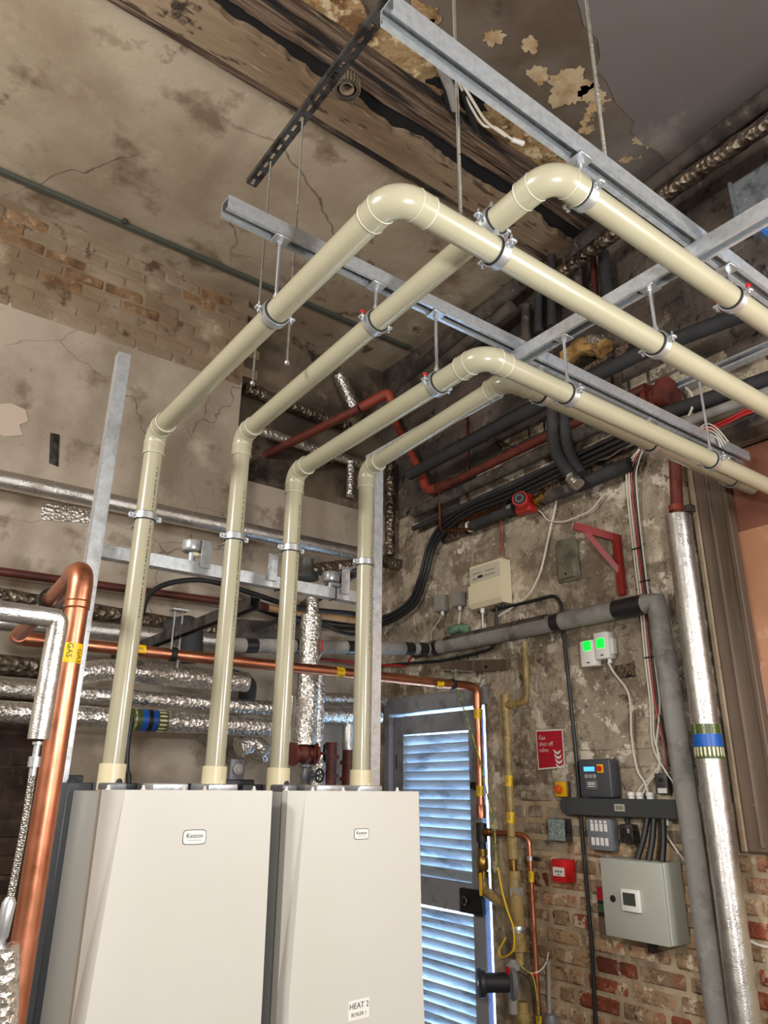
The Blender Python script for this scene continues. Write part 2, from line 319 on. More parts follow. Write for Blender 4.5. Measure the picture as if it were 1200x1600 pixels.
WASH = mat('limewashed_brick', S(186, 172, 151), 0.92, layers=_wash, bump=[(30, 0.5, 6, (1, 1, 1), 'noise', 0.012), (120, 0.2)], vary=0.12)
WASH_WALL = mat('limewashed_wall', S(184, 170, 149), 0.92, layers=_wash, bump=[(9, 0.6, 10, (1, 1, 1), 'noise', 0.04), (60, 0.35)])
DARK_UPPER = mat('dark_upper_brick', S(98, 87, 78), 0.92, layers=[L(S(56, 49, 44), 1.6, 0.42, 0.6), L(S(118, 104, 92), 9, 0.60, 0.68, d=8), L(S(30, 27, 26), 14, 0.56, 0.66, d=8)], bump=[(18, 0.5, 6, (1, 1, 1), 'noise', 0.02)])
BRICK_B = mat('buff_brick', S(184, 151, 117), 0.95, layers=[L(S(146, 120, 94), 4, 0.42, 0.58, d=8), L(S(168, 104, 74), 5, 0.54, 0.62, d=9, r=0.65, f=0.85), L(S(112, 90, 72), 18, 0.54, 0.62, d=9, r=0.7), L(S(208, 190, 162), 12, 0.54, 0.60, d=9, r=0.7), L(S(84, 68, 56), 40, 0.60, 0.68, d=6)], bump=[(16, 0.7, 9, (1, 1, 1), 'noise', 0.02), (90, 0.4)], vary=0.22)
BRICK_R = mat('red_brick', S(150, 78, 54), 0.95, layers=[L(S(112, 54, 40), 7, 0.44, 0.58, d=8), L(S(178, 116, 86), 18, 0.54, 0.64, d=9, r=0.7), L(S(204, 182, 152), 10, 0.56, 0.60, d=9, r=0.7), L(S(80, 44, 34), 40, 0.60, 0.68, d=6)], bump=[(16, 0.7, 9, (1, 1, 1), 'noise', 0.02), (90, 0.4)], vary=0.2)
BRICK_BW = mat('skimmed_brick', S(150, 133, 112), 0.92, layers=[L(S(128, 108, 86), 1.6, 0.42, 0.6), L(S(168, 152, 130), 5, 0.55, 0.68), L(S(96, 76, 56), 7, 0.58, 0.66, d=9)], bump=[(26, 0.5, 6, (1, 1, 1), 'noise', 0.012)], vary=0.10)
BRICK_BR = mat('exposed_brown_brick', S(136, 106, 76), 0.92, layers=[L(S(100, 74, 50), 10, 0.45, 0.62), L(S(156, 132, 104), 16, 0.56, 0.66)], bump=[(30, 0.5)], vary=0.12)
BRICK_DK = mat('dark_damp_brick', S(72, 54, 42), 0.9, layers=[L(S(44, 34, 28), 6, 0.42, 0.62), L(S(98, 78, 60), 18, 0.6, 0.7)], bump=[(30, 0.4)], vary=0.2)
FLOORM = mat('concrete_floor', S(112, 106, 98), 0.85, layers=[L(S(86, 80, 74), 2, 0.4, 0.65)], bump=[(30, 0.2)])
PAVING = mat('outdoor_paving', S(232, 232, 226), 0.9, layers=[L(S(170, 172, 166), 2, 0.4, 0.65)])
CREAM_PL = mat('cream_plastic', S(214, 204, 172), 0.4)
CREAM_LBL = mat('panel_label', S(186, 180, 160), 0.5)
GREY_PL = mat('pale_grey_plastic', S(146, 142, 136), 0.5)
WHITE_PL = mat('white_plastic', S(224, 222, 216), 0.4)
WHITE_CB = mat('white_cable', S(214, 208, 194), 0.45)
RED_CB = mat('red_cable', S(170, 34, 36), 0.4)
ENCL = mat('grey_enamel', S(168, 170, 160), 0.42)
DARK_PL = mat('dark_grey_plastic', S(66, 68, 72), 0.45)
DARK_TR = mat('dark_trunking', S(58, 61, 62), 0.5)
MID_PL = mat('mid_grey_box', S(112, 114, 120), 0.45)
LCD_G = mat('lcd_green_grey', S(62, 68, 62), 0.25)
SCREEN = mat('blue_screen', S(60, 130, 200), 0.3, emit=(S(70, 150, 235), 1.6))
LED = mat('green_led', S(10, 190, 30), 0.3, emit=((0.0, 1.0, 0.04, 1), 1.4))
RED_PL = mat('red_plastic', S(196, 26, 30), 0.35)
RED_SIGN = mat('red_sign', S(178, 16, 40), 0.35)
RED_PAINT = mat('red_painted_steel', S(140, 30, 28), 0.4, layers=[L(S(130, 26, 26), 20, 0.55, 0.7)])
RED_PUMP = mat('red_pump_paint', S(176, 42, 36), 0.4, layers=[L(S(120, 30, 28), 16, 0.5, 0.66)])
PATTRESS = mat('mottled_blank_plate', S(146, 160, 158), 0.45, layers=[L(S(96, 108, 108), 90, 0.45, 0.6), L(S(196, 206, 200), 60, 0.6, 0.7)])
OLD_LAMP = mat('grimy_bulkhead', S(112, 108, 92), 0.4, layers=[L(S(78, 76, 64), 12, 0.45, 0.65)])
BAND_GREEN = mat('band_green', S(70, 84, 30), 0.4)
BAND_BLUE = mat('band_blue', S(20, 88, 178), 0.4)
BAND_CREAM = mat('band_cream', S(226, 222, 190), 0.4)
BLUE_FACE = mat('blue_underside', S(60, 120, 205), 0.3, layers=[L(S(130, 180, 235), 40, 0.5, 0.66), L(S(30, 70, 150), 20, 0.55, 0.7)], bump=[(70, 0.4)])
DUCT = mat('galvanised_duct', S(150, 160, 168), 0.45, 0.7, layers=[L(S(190, 196, 200), 26, 0.6, 0.72), L(S(104, 112, 118), 14, 0.5, 0.66)], bump=[(30, 0.15)])
VERDI = mat('verdigris', S(112, 150, 122), 0.9, layers=[L(S(80, 110, 90), 30, 0.45, 0.6)], bump=[(40, 0.5)])
EARTH = mat('earth_cable', S(176, 170, 60), 0.45, layers=[L(S(66, 120, 60), 60, 0.5, 0.55)])
FIBRE = mat('mineral_wool', S(170, 136, 78), 0.95, layers=[L(S(120, 90, 50), 14, 0.45, 0.62)], bump=[(50, 0.7)])
GLASSY = mat('clear_plastic', S(220, 224, 226), 0.15, trans=0.6)
DARKGLASS = mat('dark_lens', S(30, 26, 24), 0.2)

# ------------------------------------------------------------------ the setting
def quad_slab(name, lo, hi, m, kind='structure'):
    return meta(part(name, box(NB(), lo, hi), m, None, False), kind=kind)
floor = quad_slab('floor', (-2.6, -2.6, -0.1), (RW+0.2, RECESS+0.2, 0), FLOORM)
ceil_l = quad_slab('ceiling', (-2.6, 2.31, CEIL), (RW+0.2, RECESS+0.2, CEIL+0.15), PLASTER_L)
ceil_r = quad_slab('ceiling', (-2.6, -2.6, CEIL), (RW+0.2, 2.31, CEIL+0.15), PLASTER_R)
meta(ceil_l, 'brown plaster ceiling between beam and back wall'); meta(ceil_r, 'dark flaking plaster ceiling over the strut frame')
wb = quad_slab('wall_back', (-2.6, BACK, 0), (1.71, BACK+0.35, CEIL), PLASTER_W)
wr_ = quad_slab('wall_recess', (1.71, RECESS, 0), (RW+0.2, RECESS+0.2, CEIL), PLASTER_W)
part('dark_upper_plaster', box(NB(), (1.71, RECESS-0.006, 3.42), (RW, RECESS+0.01, CEIL)), mat('dark_upper_plaster', S(122, 108, 90), 0.9, layers=[L(S(70, 60, 51), 1.6, 0.42, 0.62), L(S(130, 112, 92), 5, 0.6, 0.7), L(S(28, 25, 24), 3, 0.56, 0.64)], bump=[(12, 0.4)]), wr_, False)  # darker mottled plaster on the upper part of the recess
quad_slab('wall_left', (-2.75, -2.6, 0), (-2.6, BACK+0.35, CEIL), PLASTER_W)
quad_slab('wall_front', (-2.6, -2.75, 0), (RW+0.2, -2.6, CEIL), PLASTER_W)
quad_slab('outside_ground', (RW+0.25, -6, -0.25), (16, 12, -0.1), PAVING)
# right wall with the door opening (Y 3.03..3.91, below 2.10) and the boarded window (Y 0.2..1.49, 1.41..2.95)
DY0, DY1, DZ = 3.03, 3.915, 2.03
WY0, WY1, WZ0, WZ1 = 0.10, 1.50, 1.40, 2.98
bm = NB(); WX = RW+0.008
for lo, hi in (((WX, DY1, 0), (RW+0.25, RECESS, CEIL)), ((WX, DY0, DZ), (RW+0.25, DY1, CEIL)), ((WX, WY1, 0), (RW+0.25, DY0, CEIL)),
               ((WX, WY0, 0), (RW+0.25, WY1, WZ0)), ((WX, WY0, WZ1), (RW+0.25, WY1, CEIL)), ((WX, -2.6, 0), (RW+0.25, WY0, CEIL))):
    box(bm, lo, hi)
wall_r = meta(part('wall_right', bm, WASH_WALL, None, False), kind='structure')
bm = NB(); box(bm, (RW+0.0055, WY1+0.02, 0), (RW+0.012, DY0-0.07, 1.55)); box(bm, (RW+0.0055, WY0, 0), (RW+0.012, WY1+0.02, WZ0-0.04)); part('mortar_bed', bm, MORTAR, wall_r, False)

# bricks of the right wall: courses of 75 mm, stretchers and headers
BR_ME = {}
def brick_mesh(kind, v, m):
    key = (kind, v, m.name)
    if key in BR_ME: return BR_ME[key]
    bm = NB(); L_ = {'s': 0.213, 'h': 0.102}[kind]; rnd = random.Random((3 if kind == 's' else 11)+v*5)
    box(bm, (-0.5, -0.5, -0.5), (0.5, 0.5, 0.5))
    for q in bm.verts: q.co = V((q.co.x*0.03, q.co.y*(L_-0.010*rnd.random()), q.co.z*(0.064-0.008*rnd.random())))
    bmesh.ops.bevel(bm, geom=bm.edges[:], offset=0.008+0.004*rnd.random(), segments=1, affect='EDGES')
    for q in bm.verts: q.co += V((rnd.uniform(-.0015, .0015), rnd.uniform(-.005, .005), rnd.uniform(-.004, .004)))
    BR_ME[key] = mesh_of(bm, 'brick', m, True); return BR_ME[key]
def in_hole(y, z, hl):
    if y+hl > DY0-0.07 and y-hl < DY1+0.03 and z < DZ+0.14: return True
    if y-hl < WY1+0.13 and y+hl > WY0 and WZ0-0.06 < z < WZ1+0.05: return True
    return False
REDS = [(893, 1412), (960, 1504), (1000, 1508), (945, 1530), (940, 1552), (955, 1585), (1000, 1560), (980, 1545), (905, 1545), (1165, 1415), (1183, 1450), (1190, 1520), (852, 1380), (906, 1440), (872, 1338)]
REDP = [A(px, py, X=RW) for px, py in REDS]
cands = []
for c in range(0, 61):
    z = 0.03+c*0.075+0.034
    if z > CEIL-0.03: break
    hd = c % 2; y = 0.55 - (0.056 if hd else 0) + random.uniform(-.01, .01)
    while y < RECESS-0.06:
        k = 'h' if random.random() < 0.45 else 's'; ln = 0.225 if k == 's' else 0.1125
        yc = y+ln/2; y += ln
        if yc+ln/2 > RECESS-0.005 or in_hole(yc, z, ln/2): continue
        cands.append((yc, z, k))
def seen(yc, z):
    d = V((RW, yc, z-CAM_H)); f = d.dot(_F)
    if f < 0.1: return None
    return 600+FPX*d.dot(_R)/f, 800-FPX*d.dot(_U)/f, f
near, rest = [], []
for c in cands:
    s = seen(c[0], c[1]); vis = s and -40 < s[0] < 1240 and -40 < s[1] < 1640
    (near if vis and s[1] > 1150 else rest).append((s[2] if s else 9, c, vis))
near.sort(key=lambda q: q[0]); rest += near[296:]; near = near[:296]
def brick_mat(yc, z):
    if any((V((RW, yc, z))-p).length < 0.05 for p in REDP): return BRICK_R
    lim = 1.35+0.25*noise.noise(V((yc*2, z*2, 0)))
    if z < lim: return BRICK_R if random.random() < 0.06 else BRICK_B
    return WASH
for _, (yc, z, k), _v in near:
    m = brick_mat(yc, z); pr = random.uniform(-.003, .002) + (0.002 if m is WASH else -0.001)
    mw = Matrix.Translation((RW+0.012+pr+0.003, yc, z)) @ Matrix.Rotation(random.uniform(-.012, .012), 4, 'X')
    place('brick', brick_mesh(k, random.randint(0, 7), m), wall_r, mw)
bms = [NB(), NB()]
for _, (yc, z, k), vis in rest:
    if not vis: continue
    so = z + 0.35*noise.noise(V((yc*1.3, z*1.3, 2))) > 3.36  # bricks above a ragged height take a darker tone
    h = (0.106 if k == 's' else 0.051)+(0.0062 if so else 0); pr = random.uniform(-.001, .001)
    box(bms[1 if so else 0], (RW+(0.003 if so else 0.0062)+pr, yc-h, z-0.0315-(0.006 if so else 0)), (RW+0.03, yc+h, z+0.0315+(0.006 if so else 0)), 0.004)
part('dark_upper_bed', box(NB(), (RW+0.0065, 0.5, 3.45), (RW+0.012, RECESS, CEIL)), DARK_UPPER, wall_r, False)
for b_, m in zip(bms, (WASH_WALL, DARK_UPPER)):
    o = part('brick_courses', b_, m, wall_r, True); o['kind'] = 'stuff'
# brick courses showing through the top of the back wall, and the damp brick low down at the left
bm_me = []
for v in range(4):
    bm = NB(); box(bm, (-0.106, -0.015, -0.0315), (0.106, 0.015, 0.0315)); rnd = random.Random(v+40)
    bmesh.ops.bevel(bm, geom=bm.edges[:], offset=0.007, segments=1, affect='EDGES')
    for q in bm.verts: q.co += V((rnd.uniform(-.003, .003), rnd.uniform(-.002, .001), rnd.uniform(-.003, .003)))
    bm_me.append(bm)
back_me = [{m.name: mesh_of(b.copy(), 'brick', m, True) for m in (BRICK_BW, BRICK_BR, BRICK_DK)} for b in bm_me]
part('mortar_bed', box(NB(), (-0.2, BACK-0.0035, CEIL-0.62), (1.705, BACK+0.01, CEIL-0.001)), BRICK_BW, wb, False)
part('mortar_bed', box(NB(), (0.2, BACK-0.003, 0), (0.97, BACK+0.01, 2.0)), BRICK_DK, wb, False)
BROWN = [A(px, py, Y=BACK) for px, py in ((78, 441), (133, 430), (205, 455), (225, 480), (340, 462), (322, 470), (20, 350), (60, 345), (40, 380), (100, 400))]
n = 0
for c in range(9):
    z = CEIL-0.085-c*0.075; x = 0.02 + (0.112 if c % 2 else 0)
    while x < 1.60:
        xc = x+0.1125; x += 0.225
        fade = c/8 + 0.25*noise.noise(V((xc*1.7, c*0.6, 3)))
        if fade > 0.95: continue
        m = BRICK_BR if any((V((xc, BACK, z))-p).length < 0.07 for p in BROWN) else BRICK_BW
        place('brick', back_me[random.randint(0, 3)][m.name], wb, Matrix.Translation((xc, BACK+0.0085-0.003*(1-fade), z)) @ Matrix.Rotation(random.uniform(-.01, .01), 4, 'Y'))
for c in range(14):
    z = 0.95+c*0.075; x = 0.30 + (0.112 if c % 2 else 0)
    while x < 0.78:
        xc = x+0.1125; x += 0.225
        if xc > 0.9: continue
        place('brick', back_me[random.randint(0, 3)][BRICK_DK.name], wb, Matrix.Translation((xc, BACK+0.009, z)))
# pale filler patch and a strip of old metal on the back wall
bm = NB(); pts = [A(px, py, Y=BACK-0.004) for px, py in ((-10, 632), (18, 630), (40, 640), (44, 658), (30, 664), (36, 680), (8, 682), (-10, 675))]
solo('filler_patch', prism(bm, pts, (0, 0.004, 0)), PLASTER_PALE, 'pale pinkish filler patch on the bare back wall', 'wall patch', smooth=False)
bm = NB(); pts = [A(px, py, Y=BACK-0.006) for px, py in ((79, 676), (93, 679), (91, 729), (77, 723))]
solo('metal_strip', prism(bm, pts, (0, 0.006, 0)), GALV_DARK, 'small grey speckled metal strip stuck on the back wall', 'metal strip', smooth=False)
bm = NB(); pts = [A(px, py, Y=BACK-0.006) for px, py in ((66, 786), (140, 794), (141, 818), (110, 815), (64, 812))]
solo('foil_patch', prism(bm, pts, (0, 0.006, 0)), FOIL, 'torn scrap of silver foil tape on the back wall', 'foil scrap', smooth=False)

# ---- ceiling beam: plastered casing, black strip for the shade in the gap, bare timbers, ragged plaster edge
beam = thing('trim_1', 'old timber ceiling beam with broken plaster casing and black gap', None, (0, 2.1, CEIL-0.03), kind='structure')
def ragged(y0, y1, z0, z1, a0, a1, sc, seed, x0=-0.9, x1=RW, step=0.018):
    bm = NB(); n_ = int((x1-x0)/step); top = []; bot = []
    for i in range(n_+1):
        x = x0+(x1-x0)*i/n_
        f = lambda s: noise.noise(V((x*sc, s, seed)))+0.5*noise.noise(V((x*sc*3.1, s+5, seed)))+0.3*noise.noise(V((x*sc*8.3, s+9, seed)))
        ya, yb = y0+a0*f(0.3), y1+a1*f(4.1)
        top.append((bm.verts.new((x, ya, z1)), bm.verts.new((x, yb, z1)))); bot.append((bm.verts.new((x, ya, z0)), bm.verts.new((x, yb, z0))))
    for i in range(n_):
        bm.faces.new((bot[i][0], bot[i+1][0], bot[i+1][1], bot[i][1])); bm.faces.new((top[i][0], top[i][1], top[i+1][1], top[i+1][0]))
        bm.faces.new((bot[i][0], top[i][0], top[i+1][0], bot[i+1][0])); bm.faces.new((bot[i][1], bot[i+1][1], top[i+1][1], top[i][1]))
    bm.faces.new((bot[0][0], bot[0][1], top[0][1], top[0][0])); bm.faces.new((bot[-1][0], top[-1][0], top[-1][1], bot[-1][1]))
    return bm
part('backing', ragged(1.80, 2.30, CEIL-0.006, CEIL-0.001, 0, 0, 1, 0, step=0.2), VOID, beam, False)  # black strip in place of the darkness inside the beam gap
part('plaster_casing', ragged(2.13, 2.31, CEIL-0.05, CEIL-0.006, 0.045, 0.002, 2.6, 1.3), BEAM_PL, beam, False)
part('casing_edge', ragged(2.305, 2.335, CEIL-0.058, CEIL-0.006, 0.001, 0.002, 3, 5.3), TIMBER, beam, False)
for i, (ya, yb, zz) in enumerate(((2.02, 2.06, 0.030), (1.955, 2.012, 0.042), (1.885, 1.95, 0.036))):
    part('timber', ragged(ya, yb, CEIL-zz, CEIL-0.006, 0.010, 0.010, 3.5, 7.7+i*3), TIMBER, beam, False)
part('stained_edge', ragged(1.78, 1.895, CEIL-0.018, CEIL-0.006, 0.075, 0.02, 2.2, 21.0, x0=-0.9, x1=2.6), STAIN_PL, beam, False)
sk = [(880, -60), (905, 10), (912, 40), (934, 62), (938, 90), (930, 108), (948, 128), (962, 160), (978, 178), (992, 190), (985, 205), (1005, 225), (1030, 238), (1050, 262)]
pts = [A(px, py, Z=CEIL-0.006) for px, py in sk]+[V((RW, 1.3, CEIL-0.006)), V((RW, -1.0, CEIL-0.006)), V((1.2, -1.0, CEIL-0.006))]
part('plaster_skim', prism(NB(), pts, (0, 0, 0.006)), mat('grey_skim', S(104, 96, 94), 0.8, layers=[L(S(100, 92, 88), 1.5, 0.42, 0.62), L(S(140, 130, 122), 3, 0.6, 0.72, f=0.7), L(S(50, 44, 42), 24, 0.72, 0.75)], bump=[(20, 0.1)]), ceil_r, False)
# old limewash flakes and a lighter skim on the dark half of the ceiling
def blob(cx, cy, r, seed, zz, n_=60, ex=1.0):
    out = []
    for k in range(n_):
        a = 2*math.pi*k/n_; rr = r*(1+0.55*noise.noise(V((math.cos(a)*1.7, math.sin(a)*1.7, seed)))+0.30*noise.noise(V((math.cos(a)*5, math.sin(a)*5, seed)))+0.25*noise.noise(V((math.cos(a)*12, math.sin(a)*12, seed))))
        out.append(V((cx+rr*math.cos(a)*ex, cy+rr*math.sin(a), zz)))
    return out
for i, (px, py, r) in enumerate(((890, 140, 0.085), (828, 72, 0.03), (772, 57, 0.035), (840, 118, 0.04), (925, 145, 0.05), (640, 60, 0.10), (660, 30, 0.06), (1010, 218, 0.05), (750, 160, 0.07))):
    p = A(px, py, Z=CEIL-0.004)
    solo('plaster_flake', prism(NB(), blob(p.x, p.y, r, i*2.3, CEIL-0.005, ex=1.2), (0, 0, 0.005)), FLAKE if i not in (5, 6) else STAIN_PL,
         ['large pale flake on the dark ceiling above the upper strut', 'pale flake on dark ceiling beside the thin hanging rod, top right', 'small pale flake under the upper strut near the ceiling hole', 'pale flake just above the long bright strut',
          'pale flake behind the short rod holding the upper strut', 'broad orange stained patch beside the end of the black slotted channel', 'pale plaster patch at top edge beside the strut end', 'pale patch of limewash low on ceiling near right wall', 'stained patch of plaster beside the loose ceiling cables'][i], 'plaster flake', 'flakes and patches on the dark ceiling', smooth=False)
# ------------------------------------------------------------------ boilers
BT = 1.585
def boiler(name, label, x0, x1, ct0, ct1, right_taper, sticker, badge_px, badge_w):
    t = thing(name, label, 'boiler', ((x0+x1)/2, 2.08, 0.84), 'wall-hung white boilers')
    zb = 0.84; f0, f1 = 1.90, 1.94
    bm = NB(); box(bm, (x0+0.004, f1, zb), (x1-0.004, 2.20, BT-0.004), 0.004, 2); part('casing', bm, BOILER_G, t)
    # front panel with tapering side chamfers
    bm = NB(); q = []
    for z, cl, cr in ((zb, 0.016, 0.012), (1.10, ct1, right_taper*0.7), (BT, ct0, right_taper)):
        q.append([bm.verts.new(V(p)) for p in ((x0, f1+0.03, z), (x0, f1, z), (x0+cl, f0, z), (x1-cr, f0, z), (x1, f1, z), (x1, f1+0.03, z))])
    for a_, b_ in zip(q, q[1:]):
        for k in range(5): bm.faces.new((a_[k], a_[k+1], b_[k+1], b_[k]))
    bm.faces.new(q[0][::-1]); bm.faces.new(q[-1])
    fp = part('front_panel', bm, BOILER_W, t, False)
    bm = NB(); box(bm, (x0-0.012, 2.20, zb+0.02), (x1+0.012, 2.262, BT+0.016), 0.003); part('back_frame', bm, BOILER_D, t)
    for a, b in ((0.05, 0.10), (0.17, 0.27), (0.33, 0.42)):
        part('top_plate', box(NB(), (x0+a, 2.06, BT-0.004), (x0+b, 2.19, BT+0.016), 0.004, 2), GALV if a > 0.1 else BRACKET_G, t)
    for sx in (0.04, 0.13, 0.24, 0.30, 0.45):
        part('screw', lathe(NB(), (x0+sx, 2.02, BT-0.004), (0, 0, 1), [(0, 0.007), (0.006, 0.007), (0.007, 0.004), (0.014, 0.004), (0.015, 0.002)], 10), WHITE_PL, t)
    p = A(*badge_px, Y=f0-0.0006)
    bw, bh = badge_w, badge_w*0.52
    def plate(w_, h_): 
        pts = []
        for k in range(28):
            a = 2*math.pi*k/28; c, s = math.cos(a), math.sin(a)
            e = 0.32; pts.append(p+V((w_/2*math.copysign(abs(c)**e, c), 0, h_/2*math.copysign(abs(s)**e, s)*(1+0.10*math.cos(a*1)**2*0 + 0.08*abs(s)))))
        return pts
    bd = part('badge', prism(NB(), plate(bw, bh), (0, 0.0006, 0)), INK, t, False, 'rounded maker badge with dark outline')
    b2 = prism(NB(), [q_+V((0, -0.0003, 0)) for q_ in plate(bw-0.003, bh-0.003)], (0, 0.0006, 0)); part('badge_face', b2, STICKER, bd, False)
    lettering('Keston', bw*0.25, p+V((0, -0.0009, bh*0.10)), (1, 0, 0), (0, 0, 1), INK, bd)
    part('badge_line', prism(NB(), [p+V((a_*bw*0.30, -0.0009, -bh*0.22+b_*bh*0.018)) for a_, b_ in ((-1, -1), (1, -1), (1, 1), (-1, 1))], (0, 0.0003, 0)), GREY_PL, bd, False)
    if sticker:
        p = A(561, 1577, Y=f0-0.0006); bm = NB(); w2, h2 = 0.034, 0.024
        s = part('sticker', prism(bm, [p+V((a*w2, 0, b*h2)) for a, b in ((-1, -1.0), (1, -0.9), (1, 1), (-1, 0.9))], (0, 0.0006, 0)), STICKER, t, False)
        lettering('HEAT 2', 0.0195, p+V((0, -0.0004, 0.009)), (1, 0, 0.03), (0, 0, 1), INK, s)
        lettering('BOILER 1', 0.0125, p+V((0, -0.0004, -0.0105)), (1, 0, 0.03), (0, 0, 1), INK, s)
    return t
boiler('boiler', 'left white boiler, without a sticker, beside the thick vertical copper pipe', 0.596, 1.058, 0.043, 0.018, 0.018, False, (304, 1308), 0.062)
boiler('boiler', 'right white boiler with a HEAT 2 BOILER 1 sticker, beside the louvred door', 1.111, 1.587, 0.035, 0.012, 0.035, True, (565, 1303), 0.052)

# ------------------------------------------------------------------ flue pipes
FR = 0.0292
FX = (0.681, 0.980, 1.194, 1.506); FY = 2.15
FZ1 = (2.658, 2.738, 2.652, 2.752); FZ = (2.670, 2.790, 2.655, 2.790); FB = (0.893, 0.750, 1.185, 1.390)   # heights at the boiler end and at the far bend
FL = ['flue pipe of the left boiler, its left one, bending lowest above the vertical strut', 'flue pipe second from left, crossing over the first near the upper strut end',
      'flue pipe third from left, its upper bend lit beside the crossing struts', 'rightmost flue pipe, its far run in shadow behind the third flue pipe']
def elbow(parent, p, d1, d2, R=0.046, sock=0.036):
    d1, d2 = V(d1), V(d2)   # d1 towards the incoming pipe, d2 towards the outgoing pipe
    a, b = p+d1*R, p+d2*R
    arc = [p + d1*R*(1-math.sin(k/10*math.pi/2)) + d2*R*(1-math.cos(k/10*math.pi/2)) for k in range(11)]
    r0 = FR+0.0042
    path = [a+d1*sock, a+d1*0.004]+arc+[b+d2*0.004, b+d2*sock]
    e = part('elbow', sweep(NB(), path, r0, 28), PVC, parent)
    for c, d in ((a+d1*sock, d1), (b+d2*sock, d2)):
        part('socket_rim', torus(NB(), c, d, r0-0.001, 0.0017, 28, 6), PVC_RIM, e)
    for c, d in ((a, d1), (b, d2)):
        part('socket_seam', torus(NB(), c, d, r0+0.0002, 0.0010, 28, 6), PVC_RIM, e)
    return R+sock
for i in range(4):
    x, z, yb = FX[i], FZ[i], FB[i]
    t = thing('flue_pipe', FL[i], 'flue pipe', (x, FY, BT), 'beige plastic flue pipes')
    z1 = FZ1[i]; p1, p2 = V((x, FY, z1)), V((x, yb, z)); c = 0.07; sl = (z-z1)/(FY-yb)
    part('pipe_section', sweep(NB(), [(x, FY, BT+0.05), (x, FY, z1-c)], FR, 28), PVC, t)
    part('pipe_section', sweep(NB(), [(x, FY-c, z1+sl*c), (x, yb+c, z-sl*c)], FR, 28), PVC, t)
    part('pipe_section', sweep(NB(), [(x+c, yb, z), (RW+0.012, yb, z)], FR, 28), PVC, t)
    elbow(t, p1, (0, 0, -1), (0, -1, 0)); elbow(t, p2, (0, 1, 0), (1, 0, 0))
    s = part('socket', lathe(NB(), (x, FY, BT-0.003), (0, 0, 1), [(0, 0.036), (0.066, 0.036), (0.068, 0.034), (0.068, 0.028)], 28), PVC_CREAM, t, True, 'cream flue socket on the boiler')
    part('test_plug', lathe(NB(), (x+0.010, FY-0.033, BT+0.018), (0.28, -1, 0), [(0, 0.009), (0.005, 0.009), (0.006, 0.007), (0.007, 0.004)], 14), PVC_CREAM if i % 2 else INK, s)
    # faint rows of factory print along the pipe
    bm = NB(); rnd = random.Random(i); ad = V((0.35, -1, 0)).normalized(); sd = V((ad.y, -ad.x, 0)); zz = 2.05
    while zz < 2.52:
        l = rnd.choice((0.004, 0.006, 0.009)); o_ = V((x, FY, zz))+ad*(FR+0.0002)
        prism(bm, [o_+sd*(-0.0014), o_+sd*0.0014, o_+sd*0.0014+V((0, 0, l)), o_-sd*0.0014+V((0, 0, l))], ad*0.0003); zz += l+rnd.choice((0.003, 0.004, 0.010))
    part('factory_print', bm, INK, t, False)

# ------------------------------------------------------------------ steel channel frame overhead
def steel(name, a, b, up, label, m=GALV, sl=False, **k):
    return solo(name, slotted(a, b, up, **k) if sl else strut(a, b, up, **k), m, label, 'steel channel', 'steel channels', smooth=False)
Z1 = 2.9275   # back of the two long channels; open side down at Z1-0.041
steel('steel_channel', (0.528, 1.37, Z1), (2.90, 1.37, Z1), (0, 0, 1), 'long channel above the flue pipes, its free end left of the first pipe')
S2Z = 2.9275
steel('steel_channel', (0.551, 0.750, S2Z), (2.90, 0.750, S2Z), (0, 0, 1), 'bright channel crossing the top of the picture, hung on rods from the ceiling')
steel('steel_channel', (1.53, 1.415, Z1-0.0415), (1.53, 0.30, Z1-0.0415), (0, 0, 1), 'cross channel fixed below the two long overhead channels')
steel('slotted_channel', (0.880, 1.14, 3.70), (0.880, 2.045, 3.70), (0, 0, -1), 'black slotted channel high above the flue pipes near the beam', GALV_DARK, True)
steel('steel_channel', A(1008, 630, X=RW-0.03), A(1215, 541, X=RW-0.03), (1, 0, 0), 'thin channel fixed on the upper right wall above black pipes', GALV)
steel('steel_channel', (1.60, 1.52, 2.868), (1.60, 2.262, 2.868), (0, 0, 1), 'channel running alongside the rightmost flue pipe to the upright', GALV)
# boiler support frame
FRY = 2.283
steel('upright_channel', (0.578, FRY-0.022, 0.0), (0.578, FRY-0.022, 2.965), (0, -1, 0), 'upright channel standing behind the thick copper pipe, free at the top')
bm = strut((1.655, FRY-0.02, 0.0), (1.655, FRY-0.02, 2.86), (1, 0, 0))
for k in range(46):
    zz = 1.5+k*0.03
    if k % 2 == 0: box(bm, (1.6335, FRY-0.0275, zz), (1.636, FRY-0.0125, zz+0.024))
solo('upright_channel', bm, GALV, 'upright channel standing beside the rightmost flue pipe near the door', 'steel channel', 'steel channels', smooth=False)
ca, cb = A(160, 857, Y=FRY-0.01), A(583, 937, Y=FRY-0.01); CZ = (ca.z+cb.z)/2+0.02
steel('steel_channel', (0.600, FRY-0.0, CZ-0.02), (1.632, FRY-0.0, CZ-0.02), (0, -1, 0), 'level channel joining the two uprights behind the flue pipes')
q = A(397, 938, Y=FRY+0.03)
steel('steel_channel', (q.x, FRY+0.02, q.z+0.01), (q.x, BACK-0.02, q.z+0.01), (0, 0, 1), 'dark channel running back to the wall over the copper pipe', GALV_DARK)
